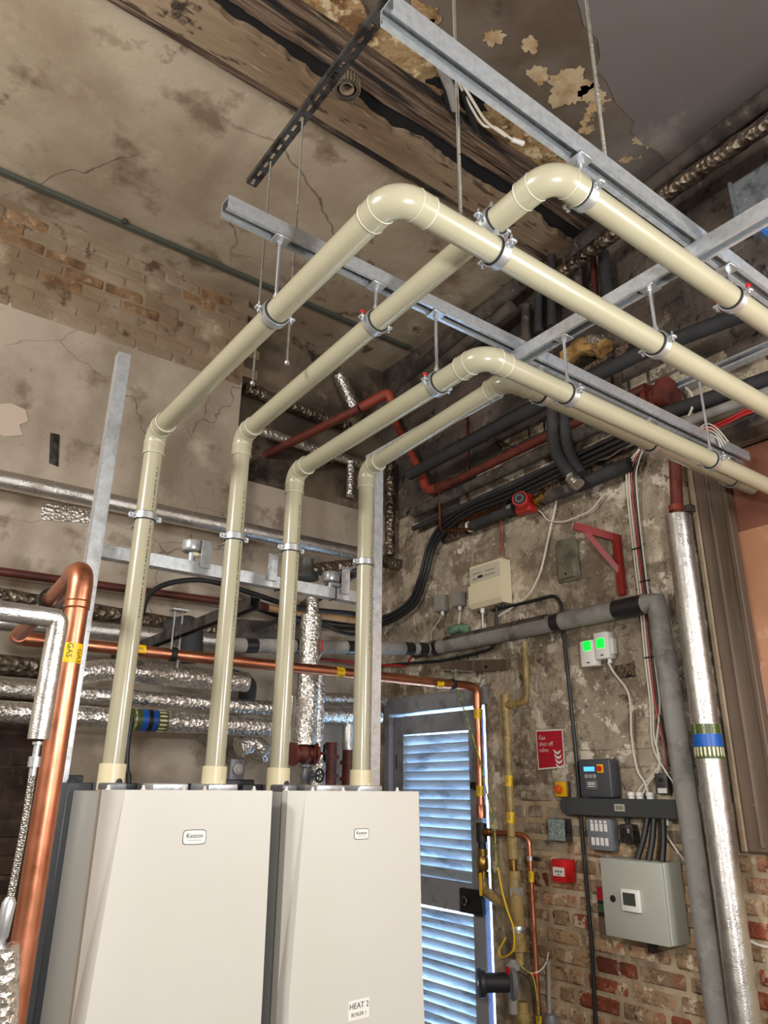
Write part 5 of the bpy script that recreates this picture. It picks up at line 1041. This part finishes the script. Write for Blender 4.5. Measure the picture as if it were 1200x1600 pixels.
for k in range(4):
    bm = NB(); o_ = c[0]+V((-0.0012, 0, 0))+ux*yw*(0.60+0.02*k)-uz*zh*(0.50+0.115*k)
    shape = [(0, 0.0), (0.05, -0.01), (0.12, -0.06), (0.2, -0.06), (0.28, -0.0), (0.26, -0.09), (0.18, -0.135), (0.09, -0.12), (0.04, -0.06)]
    prism(bm, [o_+ux*yw*a+uz*zh*b*0.9 for a, b in shape], (-0.0006, 0, 0)); part('flame', bm, WHITE_PL, t, False)
# control panel
x0, y0, y1, z0, z1 = wbox(905, 954, 970, 1186, 1246)
t = thing('control_panel', 'dark grey control panel with a lit blue screen above the trunking', 'control panel', (x0, y0, z0))
part('case', box(NB(), (x0, y0, z0), (RW, y1, z1), 0.008, 3), DARK_PL, t)
fw = y1-y0; fh = z1-z0
def on_face(u0, u1, v0, v1, m, name, th=0.002, par=None, bev=0.0): return part(name, box(NB(), (x0-th, y1-fw*u1, z0+fh*v0), (x0+0.001, y1-fw*u0, z0+fh*v1), bev), m, par or t, False)
on_face(0.18, 0.52, 0.68, 0.80, SCREEN, 'screen'); kp = on_face(0.62, 0.80, 0.64, 0.86, YELLOW_PL, 'isolator_plate', 0.004)
part('isolator_knob', lathe(NB(), (x0-0.004, y1-fw*0.71, z0+fh*0.75), (-1, 0, 0), [(0, 0.012), (0.014, 0.010)], 14), RED_PL, kp)
for k in range(3): part('button', lathe(NB(), (x0, y1-fw*(0.24+0.13*k), z0+fh*0.55), (-1, 0, 0), [(0, 0.010), (0.002, 0.010), (0.0021, 0.007), (0.003, 0.006)], 16), GREY_PL, t)
lb = on_face(0.22, 0.56, 0.22, 0.44, GREY_PL, 'label_frame', 0.001); on_face(0.235, 0.545, 0.23, 0.43, DARK_PL, 'label_field', 0.0014, lb)
for v in (0.37, 0.325, 0.27): on_face(0.27, 0.51, v, v+0.025, WHITE_PL, 'label_print', 0.0018, lb)
# emergency knock-off
x0, y0, y1, z0, z1 = wbox(867, 884, 892, 1221, 1245)
t = thing('stop_button', 'yellow stop button box with an orange mushroom knob beside control panel', 'stop button', (x0, y0, z0))
part('back', box(NB(), ((x0+RW)/2, y0, z0), (RW, y1, z1), 0.004), DARK_PL, t); part('front', box(NB(), (x0, y0, z0), ((x0+RW)/2, y1, z1), 0.005, 2), YELLOW_PL, t)
part('mushroom', lathe(NB(), (x0, (y0+y1)/2, (z0+z1)/2), (-1, 0, 0), [(0, 0.012), (0.012, 0.012), (0.013, 0.02), (0.024, 0.018), (0.028, 0.008)], 18), mat('orange_knob', S(206, 84, 24), 0.4), t)
# trunking
x0, y0, y1, z0, z1 = wbox(882, 1060, 1060, 1247, 1276); x0 = RW-0.06; y0 = A(1058, 1262, X=x0).y; y1 = A(884, 1262, X=x0).y
z0, z1 = A(960, 1276, X=x0).z, A(960, 1247.5, X=x0).z
t = thing('trunking', 'dark grey trunking with rounded end under the control panel', 'trunking', (x0, y0, z0))
part('channel', box(NB(), (x0, y0, z0), (RW, y1, z1), 0.003), DARK_TR, t, False)
bm = NB(); prism(bm, [V((x0, y1+math.sin(a)*(z1-z0)*0.48, (z0+z1)/2+math.cos(a)*(z1-z0)/2)) for a in [math.pi*k/10 for k in range(11)]], (RW-x0, 0, 0)); part('end_cap', bm, DARK_TR, t, False)
c = A(968, 1262, X=x0); s_ = part('label_plate', box(NB(), (x0-0.001, c.y-0.026, c.z-0.014), (x0+0.001, c.y+0.026, c.z+0.014)), CREAM_LBL, t, False)
for v in (0.006, 0, -0.006): part('label_print', box(NB(), (x0-0.0016, c.y-0.02, c.z+v-0.0015), (x0, c.y+0.02, c.z+v+0.0015)), INK, s_, False)
for k, px in enumerate((985, 998, 1014)):
    c = A(px+2, 1246, X=RW-0.03); part('gland', lathe(NB(), (c.x, c.y, z1), (0, 0, 1), [(0, 0.016), (0.012, 0.016), (0.013, 0.019), (0.026, 0.017), (0.030, 0.008)], 10), WHITE_PL, t)
c = A(1038, 1280, X=RW-0.03); part('gland', lathe(NB(), (c.x, c.y, z0), (0, 0, -1), [(0, 0.017), (0.01, 0.017), (0.011, 0.02), (0.026, 0.018), (0.03, 0.008)], 10), WHITE_PL, t)
solo('wall_cable', cable([V((c.x, c.y, z0-0.028)), WX_(1042, 1305, 0.03), WX_(1055, 1325, 0.02), WX_(1070, 1345, 0.02)], 0.0045), WHITE_CB, 'short white cable dropping from trunking towards the grey pipe', 'cable')
# blank metal box
x0, y0, y1, z0, z1 = wbox(857, 883, 894, 1279, 1314)
t = thing('metal_box', 'small mottled metal switch box left of the conduit', 'switch box', (x0, y0, z0)); part('box', box(NB(), (x0, y0, z0), (RW, y1, z1), 0.004, 2), GALV_DARK, t)
part('cover_plate', box(NB(), (x0-0.003, y0+0.002, z0+0.002), (x0, y1-0.002, z1-0.002), 0.001), PATTRESS, t); part('side_lug', lathe(NB(), (RW-0.03, y0, z0+0.05), (0, -1, 0), [(0, 0.014), (0.012, 0.014), (0.013, 0.008)], 12), IRON, t)
# fuse unit
x0, y0, y1, z0, z1 = wbox(918, 955, 967, 1279, 1329)
t = thing('switch_unit', 'grey unit with eight white labels below the trunking', 'switch unit', (x0, y0, z0)); part('case', box(NB(), (x0, y0, z0), (RW, y1, z1), 0.006, 2), MID_PL, t)
fw = y1-y0; fh = z1-z0
for r_ in range(2):
    for k in range(4):
        u = 0.16+k*0.19; v = 0.60 if r_ == 0 else 0.16
        part('label_tab', box(NB(), (x0-0.0015, y1-fw*(u+0.13), z0+fh*v), (x0+0.001, y1-fw*u, z0+fh*(v+0.24))), WHITE_PL, t, False)
        if r_ == 0: part('label_tab', box(NB(), (x0-0.0015, y1-fw*(u+0.11), z0+fh*0.86), (x0+0.001, y1-fw*u, z0+fh*0.94)), WHITE_PL, t, False)
# metal-clad socket
x0, y0, y1, z0, z1 = wbox(967, 989, 999, 1288, 1318)
t = thing('socket_outlet', 'small metal-clad socket outlet right of the labelled unit', 'socket', (x0, y0, z0)); part('case', box(NB(), (x0, y0, z0), (RW, y1, z1), 0.006, 2), GALV_DARK, t)
fw = y1-y0; fh = z1-z0
for u0, u1, v0, v1, m in ((0.36, 0.48, 0.45, 0.62, RUBBER), (0.2, 0.34, 0.2, 0.32, RUBBER), (0.5, 0.64, 0.2, 0.32, RUBBER), (0.62, 0.78, 0.55, 0.78, ZINC)): part('socket_hole' if m is RUBBER else 'rocker', box(NB(), (x0-0.002, y1-fw*u1, z0+fh*v0), (x0+0.001, y1-fw*u0, z0+fh*v1)), m, t, False)
part('conduit_nipple', cyl(NB(), ((x0+RW)/2, (y0+y1)/2, z1), ((x0+RW)/2, (y0+y1)/2, z1+0.03), 0.010, 10), IRON, t)
# grey isolator behind the grey pipe
x0, y0, y1, z0, z1 = wbox(1023, 1043, 1050, 1208, 1241)
t = thing('isolator', 'small dusty isolator switch with white tag above the trunking', 'isolator', (x0, y0, z0)); part('case', box(NB(), (x0, y0, z0), (RW, y1, z1), 0.006, 2), GALV_DARK, t)
part('rocker', box(NB(), (x0-0.006, (y0+y1)/2-0.01, z0+0.05), (x0, (y0+y1)/2+0.01, z1-0.02), 0.002), RUBBER, t); part('tag', box(NB(), (x0-0.001, y0+0.006, z0+0.004), (x0+0.001, y1-0.012, z0+0.024)), WHITE_PL, t, False)
# flexible conduits into the enclosure
ex0, ey0, ey1, ez0, ez1 = wbox(942, 1039, 1072, 1345, 1470)
for k, (pa, pb, lab) in enumerate((((1012, 1277), (996, 1345), 'left of three black conduits entering the grey enclosure'), ((1022, 1277), (1014, 1347), 'middle of three black conduits entering the grey enclosure'), ((1036, 1277), (1035, 1350), 'right of three black conduits entering the grey enclosure'))):
    a = A(*pa, X=RW-0.04); b = A(*pb, X=RW-0.08); solo('flexible_conduit', cable([a, a.lerp(b, 0.5)+V((0, -0.004, 0)), V((b.x, b.y, ez1+0.001))], 0.013, 12), BLACK, lab, 'conduit', 'black conduits above the enclosure')
# enclosure
t = thing('enclosure', 'large pale grey steel enclosure with a small thermostat on its door', 'enclosure', (ex0, ey0, ez0))
dpt = RW-ex0
part('body', box(NB(), (ex0+0.022, ey0, ez0), (RW, ey1, ez1), 0.004, 2), ENCL, t); dr = part('door', box(NB(), (ex0, ey0+0.001, ez0), (ex0+0.019, ey1, ez1), 0.004, 2), ENCL, t)
part('door_seam', box(NB(), (ex0+0.018, ey0+0.003, ez0+0.003), (ex0+0.023, ey1-0.003, ez1-0.003)), STICKER, t, False)
c = A(958, 1404, X=ex0); part('lock', lathe(NB(), (ex0, c.y, c.z), (-1, 0, 0), [(0, 0.013), (0.004, 0.013), (0.005, 0.008), (0.002, 0.007)], 18), RUBBER, dr)
part('foot_bracket', box(NB(), (RW-0.06, (ey0+ey1)/2-0.012, ez0-0.05), (RW-0.02, (ey0+ey1)/2+0.012, ez0), 0.002), GALV_DARK, t)
ca_, cb_ = A(969, 1389, X=ex0), A(1001, 1426, X=ex0); cx = ex0-0.018
t2 = thing('thermostat', 'white thermostat with dark grey screen on the enclosure door', 'thermostat', (cx, ca_.y, cb_.z))
ty1, ty0, tz1, tz0 = A(970, 1408, X=cx).y, A(998, 1408, X=cx).y, A(984, 1390, X=cx).z, A(984, 1425, X=cx).z
part('case', box(NB(), (cx, ty0, tz0), (ex0, ty1, tz1), 0.004, 2), WHITE_PL, t2); part('screen', box(NB(), (cx-0.001, ty0+(ty1-ty0)*0.18, tz0+(tz1-tz0)*0.28), (cx+0.001, ty1-(ty1-ty0)*0.14, tz0+(tz1-tz0)*0.84)), LCD_G, t2, False)
t = thing('notice_strip', 'narrow notice with red and dark panels behind the enclosure edge', 'notice', WX_(938, 1455, 0.003))
ya_, yb_ = WX_(934, 1420, 0.004).y, WX_(952, 1420, 0.004).y; za, zb2 = WX_(936, 1458, 0.004).z, WX_(936, 1385, 0.004).z
part('sheet', box(NB(), (RW-0.004, yb_, za), (RW-0.001, ya_, zb2)), FRAME_T, t, False)
for v0, v1, m in ((0.72, 0.98, RED_SIGN), (0.62, 0.7, RUBBER), (0.48, 0.6, mat('notice_green', S(44, 92, 60), 0.5)), (0.36, 0.46, RUBBER)): part('panel', box(NB(), (RW-0.005, yb_+0.004, za+(zb2-za)*v0), (RW-0.0035, ya_-0.004, za+(zb2-za)*v1)), m, t, False)
# call point
x0, y0, y1, z0, z1 = wbox(862, 884, 900, 1343, 1379)
t = thing('call_point', 'red fire alarm call point left of the enclosure', 'call point', (x0, y0, z0)); part('case', box(NB(), (x0, y0, z0), (RW, y1, z1), 0.004, 2), RED_PL, t)
fw = y1-y0; fh = z1-z0; w_ = part('white_panel', box(NB(), (x0-0.0015, y0+fw*0.1, z0+fh*0.28), (x0+0.001, y1-fw*0.1, z0+fh*0.66)), WHITE_PL, t, False)
for k in range(3): part('dot', lathe(NB(), (x0-0.0012, y0+fw*(0.32+0.18*k), z0+fh*0.48), (-1, 0, 0), [(0, fw*0.055), (0.0008, fw*0.055)], 12), INK, w_)
part('print_line', box(NB(), (x0-0.0022, y0+fw*0.38, z0+fh*0.33), (x0-0.001, y0+fw*0.62, z0+fh*0.36)), INK, w_, False)

# ------------------------------------------------------------------ yellow gas pipework beside the door
YX = 0.09
def yp(px, py): return A(px, py, X=RW-YX)
v0 = yp(790, 1110); vy = v0.y
t = thing('yellow_gas_pipe', 'old yellow-painted gas pipe with a tee, right of the door', 'gas pipe', V((RW-YX, vy, 0.9)))
zt_ = yp(787, 1088).z; z_e = yp(797, 1300).z; X_ = RW-YX
part('pipe_section', cyl(NB(), (X_, vy, zt_), (X_, vy, z_e-0.02), 0.0195, 20), YELLOW_OLD, t)
part('tee', lathe(NB(), (X_, vy, zt_+0.01), (0, 0, -1), [(0, 0.020), (0.002, 0.025), (0.012, 0.025), (0.014, 0.023), (0.09, 0.023), (0.092, 0.021)], 20), YELLOW_OLD, t)
part('union', lathe(NB(), (X_, vy, yp(790, 1136).z), (0, 0, -1), [(0, 0.024), (0.02, 0.024), (0.021, 0.028), (0.04, 0.028), (0.041, 0.024), (0.065, 0.024)], 12), YELLOW_OLD, t)
ey = yp(824, 1095).y; ez = yp(800, 1101).z; zt2 = yp(822, 1002).z
part('branch', sweep(NB(), fillet([V((X_, vy, ez)), V((X_, ey, ez+0.005)), V((X_, ey, zt2))], 0.05), 0.0145, 16), YELLOW_OLD, t)
part('branch_socket', lathe(NB(), (X_, vy-0.02, ez), (0, -1, 0.03), [(0, 0.021), (0.035, 0.021), (0.036, 0.018), (0.05, 0.018)], 14), YELLOW_OLD, t)
part('branch_union', lathe(NB(), (X_, ey, yp(822, 1043).z), (0, 0, 1), [(0, 0.018), (0.03, 0.018), (0.032, 0.02), (0.04, 0.02)], 12), YELLOW_OLD, t)
for py in (1220, 1277): gas_tape(t, (X_, vy, yp(793, py).z), (0, 0, -1), 0.0195, 0.05, (-1, -0.5, 0), 5, size=0.018)
# meter leg below: sockets, union, reducers
prof = []; zs = lambda py: yp(800, py).z
t = thing('gas_valve_set', 'yellow gas valve fittings stacked below the yellow pipe', 'gas fitting', V((X_, vy, 0.85)))
part('socket', lathe(NB(), (X_, vy-0.004, zs(1308)), (0, 0, -1), [(0, 0.022), (0.005, 0.026), (0.095, 0.026), (0.1, 0.02)], 20), YELLOW_OLD, t)
part('nipple', cyl(NB(), (X_, vy-0.004, zs(1338)), (X_, vy-0.004, zs(1362)), 0.018, 16), BRASS, t)
part('elbow_body', lathe(NB(), (X_, vy-0.008, zs(1360)), (0, 0, -1), [(0, 0.028), (0.08, 0.030), (0.085, 0.034), (0.1, 0.034)], 18), YELLOW_OLD, t)
part('clamp_nut', lathe(NB(), (X_, vy-0.010, zs(1385)), (0, 0, -1), [(0, 0.037), (0.035, 0.037)], 6), GREY_PL, t)
part('barrel', lathe(NB(), (X_, vy-0.012, zs(1396)), (0, 0, -1), [(0, 0.034), (0.13, 0.036), (0.14, 0.03)], 20), YELLOW_OLD, t)
part('steel_union', lathe(NB(), (X_, vy-0.014, zs(1440)), (0, 0, -1), [(0, 0.026), (0.012, 0.034), (0.03, 0.034), (0.032, 0.026), (0.05, 0.026)], 12), ZINC, t)
part('reducer', lathe(NB(), (X_, vy-0.016, zs(1455)), (0, 0, -1), [(0, 0.03), (0.03, 0.03), (0.032, 0.034), (0.075, 0.034), (0.08, 0.02), (0.13, 0.02)], 8), YELLOW_OLD, t)
part('lower_barrel', lathe(NB(), (X_, vy-0.020, zs(1560)), (0, 0, -1), [(0, 0.026), (0.04, 0.026), (0.045, 0.034), (0.2, 0.036)], 14), YELLOW_OLD, t)
# brass valve under the copper drop, joined by a sloping yellow pipe
gx, gy = G3.x, G3.y; zq = lambda py: A(760, py, X=gx).z
t = thing('gas_valve', 'brass gas valve with yellow lever below the copper drop by the door', 'gas valve', V((gx, gy, zq(1420))))
part('dark_tee', lathe(NB(), (gx, gy, zq(1286)), (0, 0, -1), [(0, 0.024), (0.002, 0.028), (0.09, 0.028), (0.092, 0.022)], 20), IRON, t)
part('tee_branch', cyl(NB(), (gx, gy-0.01, zq(1300)), (gx-0.005, gy-0.07, zq(1300)), 0.020, 16), BRASS, t)
part('nipple', cyl(NB(), (gx, gy, zq(1310)), (gx, gy, zq(1330)), 0.020, 16), IRON, t)
part('body', lathe(NB(), (gx, gy, zq(1327)), (0, 0, -1), [(0, 0.026), (0.03, 0.026), (0.032, 0.021), (0.05, 0.03), (0.085, 0.03), (0.10, 0.022), (0.102, 0.029), (0.13, 0.029), (0.132, 0.022)], 10), BRASS, t)
lv = A(751, 1380, X=gx-0.05); part('lever', box(NB(), (lv.x-0.004, lv.y-0.008, zq(1398)), (lv.x+0.004, lv.y+0.010, zq(1362)), 0.003), YELLOW_PL, t)
part('lever_pivot', cyl(NB(), (gx, gy, zq(1358)), (lv.x, lv.y, zq(1364)), 0.008, 8), IRON, t)
part('sloping_pipe', sweep(NB(), fillet([V((gx, gy, zq(1362))), V((gx, gy, zq(1392))), V((X_, vy-0.01, zs(1425)))], 0.05), 0.026, 18), YELLOW_OLD, t)
# meter head: black round regulator on the pipe
pm = A(800, 1535, X=RW-0.14); fd = V((-0.85, 0.5, 0)).normalized()
t = thing('gas_regulator', 'black cylindrical regulator with round end cap low beside the door', 'regulator', pm)
part('disc', lathe(NB(), pm-fd*0.01, fd, [(0, 0.068), (0.012, 0.072), (0.02, 0.068), (0.03, 0.045)], 26), MID_PL, t)
part('barrel', lathe(NB(), pm+fd*0.02, fd, [(0, 0.040), (0.11, 0.040)], 22), RUBBER, t)
cp = part('end_cap', lathe(NB(), pm+fd*0.13, fd, [(0, 0.056), (0.008, 0.06), (0.024, 0.058), (0.026, 0.05)], 26), BOILER_D, t); part('centre_bolt', lathe(NB(), pm+fd*0.156, fd, [(0, 0.013), (0.004, 0.012)], 14), ZINC, cp)
part('top_dome', lathe(NB(), pm+V((0.01, 0, 0.05)), (0, 0, 1), [(0, 0.035), (0.02, 0.035), (0.03, 0.02), (0.04, 0.016)], 16), GREY_PL, t)
part('red_tag', box(NB(), pm+V((-0.03, -0.012, 0.03)), pm+V((-0.024, 0.006, 0.065))), RED_PL, t); part('outlet', cyl(NB(), pm-V((0, 0, 0.05)), pm-V((0, 0, 0.12)), 0.022, 14), GREY_PL, t)
# small copper branch
zc = A(800, 1302, X=RW-0.07)
t = thing('copper_branch', 'small copper pipe branching right from dark tee then down the wall', 'gas pipe', A(836, 1600, X=RW-0.07))
c0, c1 = V((gx-0.005, gy-0.06, zq(1300))), A(826, 1302, X=RW-0.06); c2 = A(838, 1600, X=RW-0.06)
part('pipe_section', sweep(NB(), fillet([c0, V((c1.x, c1.y, c0.z)), V((c1.x, c1.y-0.004, c2.z-0.3))], 0.05), 0.0115, 16), COPPER, t)
part('sleeve', cyl(NB(), c0.lerp(V((c1.x, c1.y, c0.z)), 0.15), c0.lerp(V((c1.x, c1.y, c0.z)), 0.6), 0.0145, 16), COPPER, t)
c = A(826, 1341, X=RW-0.06); part('clip', ringband(NB(), (c1.x, c1.y, c.z), (0, 0, 1), 0.0115, 0.0165, 0.018), ZINC, t); part('clip_arm', box(NB(), (c1.x+0.0, c1.y-0.065, c.z-0.008), (c1.x+0.012, c1.y-0.012, c.z+0.008), 0.003), GALV_DARK, t)
for py in (1369, 1591): gas_tape(t, (c1.x, c1.y-0.002, A(826, py, X=RW-0.06).z), (0, 0, -1), 0.0115, 0.045, (-1, -0.5, 0), 3, size=0.016)
# earth wires and thin leads
solo('earth_wire', cable([A(707, 1048, Y=2.97), A(710, 1062, X=2.84), A(722, 1100, X=2.84), A(735, 1140, X=2.835), A(750, 1190, X=2.83), A(763, 1250, X=2.83), A(772, 1290, X=2.82), A(775, 1340, X=2.80), A(780, 1368, X=2.80)], 0.004, 8), EARTH, 'green and yellow earth wire trailing down copper gas drop', 'earth wire')
solo('yellow_lead', cable([A(778, 1355, X=2.79), A(783, 1385, X=2.78), A(792, 1420, X=2.78), A(802, 1450, X=2.78), A(803, 1480, X=2.78), A(797, 1490, X=2.78), A(784, 1496, X=2.79), A(780, 1486, X=2.8), A(790, 1465, X=2.81)], 0.0045, 8), YELLOW, 'yellow lead looping down in front of gas fittings', 'lead')
solo('earth_wire', cable([A(808, 1506, X=2.82), A(822, 1516, X=2.84), A(832, 1525, X=2.85), A(838, 1550, X=2.86), A(843, 1600, X=2.86), A(845, 1640, X=2.86)], 0.0035, 8), EARTH, 'green earth wire low on the small copper branch', 'earth wire')
solo('white_lead', cable([A(812, 1508, X=2.83), A(828, 1520, X=2.85), A(842, 1518, X=2.88), A(853, 1505, X=2.9), A(857, 1488, X=2.92)], 0.0035, 8), WHITE_CB, 'thin white lead tied to the small copper branch', 'lead')
solo('red_tie', box(NB(), A(834, 1522, X=2.87)-V((0.014, 0.016, 0.008)), A(834, 1522, X=2.87)+V((0.014, 0.016, 0.008)), 0.003), RED_PL, 'small red tie round the copper branch', 'tie')
a, b = WX_(857, 1500, 0.03), WX_(859, 1640, 0.03); t = thing('grey_tube', 'thin grey tube with cup low on wall right of copper branch', 'tube', b)
part('tube', cyl(NB(), a, b, 0.010, 12), GREY_PL, t); part('cup', lathe(NB(), WX_(860, 1585, 0.04), (0, 0, -1), [(0, 0.02), (0.02, 0.028), (0.06, 0.028)], 16), MID_PL, t)
solo('wall_cable', cable([A(1160, 1462, X=RW-0.02), A(1175, 1472, X=RW-0.02), A(1190, 1478, X=RW-0.015), A(1215, 1482, X=RW-0.015)], 0.005), WHITE_CB, 'white cable at right edge low on the brick wall', 'cable')

# ------------------------------------------------------------------ ceiling services
a, b = A(0, 274, Z=CEIL-0.02), A(565, 508, Z=CEIL-0.02); yr = (a.y+b.y)/2
t = thing('ceiling_rail', 'grey-green steel rail fixed under the ceiling near the back wall', 'rail', (a.x, yr, CEIL-0.03))
part('rail', box(NB(), (-0.6, yr-0.018, CEIL-0.028), (RW-0.05, yr+0.018, CEIL-0.004), 0.003), mat('grey_green_paint', S(74, 78, 70), 0.6), t, False)
c = A(193, 350, Z=CEIL-0.02); part('clip', box(NB(), (c.x-0.012, yr-0.04, CEIL-0.03), (c.x+0.012, yr-0.016, CEIL-0.001), 0.003), GALV_DARK, t)
# round cut-off pipe end in the beam, loose cables in the hole
c = A(542, 135, Z=CEIL-0.06); t = thing('pipe_stub', 'ribbed round pipe end hanging from the ceiling beam', 'pipe stub', c)
part('collar', ringband(NB(), c, (0, 0, 1), 0.045, 0.058, 0.05, 28), DUSTY, t); part('core', ringband(NB(), c+V((0, 0, 0.01)), (0, 0, 1), 0.026, 0.034, 0.05, 24), BEAM_PL, t)
for k in range(24):
    a_ = 2*math.pi*k/24; part('rib', box(NB(), c+V((math.cos(a_)*0.058-0.003, math.sin(a_)*0.058-0.003, -0.025)), c+V((math.cos(a_)*0.058+0.003, math.sin(a_)*0.058+0.003, 0.025))), BEAM_PL, t, False)
for k, (pts, r, m, lab) in enumerate(((((683, 88), (692, 112), (704, 140), (712, 170)), 0.022, GREY_LAG, 'fat grey cable end hanging out of the ceiling hole'), (((692, 110), (705, 165), (720, 190)), 0.02, RUBBER, 'black cable beside the fat grey one in ceiling hole'),
        (((700, 108), (720, 128), (740, 160), (760, 190), (790, 213)), 0.007, WHITE_CB, 'upper white cable drooping from the ceiling hole'), (((715, 125), (735, 165), (755, 195), (775, 200), (800, 218)), 0.007, WHITE_CB, 'lower white cable drooping from ceiling hole'), (((722, 140), (735, 180), (745, 205)), 0.014, BLACK, 'short black cable end by the white cables in ceiling hole'))):
    solo('loose_cable', cable([A(px, py, Z=CEIL-0.07-0.01*j) for j, (px, py) in enumerate(pts)], r, 10), m, lab, 'cable', 'loose cables in the ceiling hole')
solo('cable_plug', lathe(NB(), A(800, 218, Z=CEIL-0.11), (1, -0.35, -0.1), [(0, 0.012), (0.06, 0.014), (0.065, 0.008)], 14), WHITE_PL, 'white plug at end of the drooping ceiling cable', 'plug')
solo('ceiling_hole_shade', prism(NB(), blob(A(722, 130, Z=CEIL).x, A(722, 130, Z=CEIL).y, 0.11, 3.3, CEIL-0.020, ex=1.5), (0, 0, 0.016)), VOID, 'black-coloured shade of the broken ceiling hole where loose cables hang', 'ceiling hole', smooth=False)  # black slab under the ceiling, painted in for the hole's shade
# foil pipe and duct under the ceiling at top right
foilpipe('insulated_pipe', [WX_(860, 440, 0.20), WX_(1040, 304, 0.20), WX_(1215, 182, 0.20)], 0.040, 'foil pipe along top of the right wall below ceiling', FOIL_DULL, 0.02, 0.10, 31.0)
solo('lagged_pipe', cyl(NB(), WX_(900, 385, 0.07), WX_(1215, 140, 0.06), 0.045, 18), DUSTY, 'dark lagged pipe tight under the ceiling at top right', 'insulated pipe')
t = thing('air_duct', 'galvanised duct with a blue underside at the top right edge', 'duct', (2.6, 0.5, 3.85))
a, b = A(1140, 290, X=2.62), A(1150, 345, X=2.62); ydu = a.y
part('casing', box(NB(), (2.62, -0.4, b.z), (2.82, ydu, a.z), 0.003), DUCT, t, False)
part('flange', box(NB(), (2.61, ydu-0.012, b.z-0.008), (2.83, ydu+0.004, a.z+0.01), 0.002), DUCT, t, False)
part('blue_underside', box(NB(), (2.635, -0.4, b.z-0.006), (2.81, ydu-0.03, b.z-0.001)), BLUE_FACE, t, False)  # mottled blue sheet covering the duct's underside
# ------------------------------------------------------------------ small things behind the boilers
solo('black_cable', cable([PX(206, 1120, 3.34), PX(200, 1160, 3.34), PX(198, 1200, 3.34), PX(198, 1260, 3.34), V((PX(198, 1260, 3.34).x, 3.34, 0.6)), V((PX(198, 1260, 3.34).x, 3.34, 0.0))], 0.011, 10), BLACK, 'black cable hanging behind the first upright flue pipe', 'cable')
t = thing('wall_plate', 'grey bracket plate with a round bolt just above left boiler', 'bracket', PX(369, 1225, 2.275))
c = PX(369, 1206, 2.30)
part('plate', box(NB(), (c.x-0.026, 2.292, 1.40), (c.x+0.026, 2.305, c.z+0.04), 0.003), BRACKET_G, t)
part('bolt', lathe(NB(), (c.x, 2.292, c.z+0.008), (0, -1, 0), [(0, 0.017), (0.008, 0.017), (0.009, 0.011), (0.014, 0.010)], 16), GREY_PL, t)
part('foot', box(NB(), (c.x-0.055, 2.262, 1.45), (c.x+0.05, 2.30, BT+0.03), 0.004), BOILER_D, t)
t = thing('wall_plate', 'dark bracket with round notch at back left corner of left boiler', 'bracket', (0.57, 2.28, 1.5))
part('plate', box(NB(), (0.575, 2.263, 1.45), (0.64, 2.275, BT+0.035), 0.003), BOILER_D, t)
part('ring', ringband(NB(), (0.612, 2.262, BT+0.014), (0, 1, 0), 0.012, 0.017, 0.006), RUBBER, t)
solo('foil_joint', lumpy([PX(372, 1168, 3.55), PX(395, 1160, 3.55), PX(412, 1178, 3.55), PX(412, 1178, 3.55)+V((0.05, 0.45, 0))], 0.05, 0.03, 18, 0.02, 0.12, 12, 6.0), FOIL, 'crumpled bluish foil joint between the second and third flue pipes', 'insulated pipe')
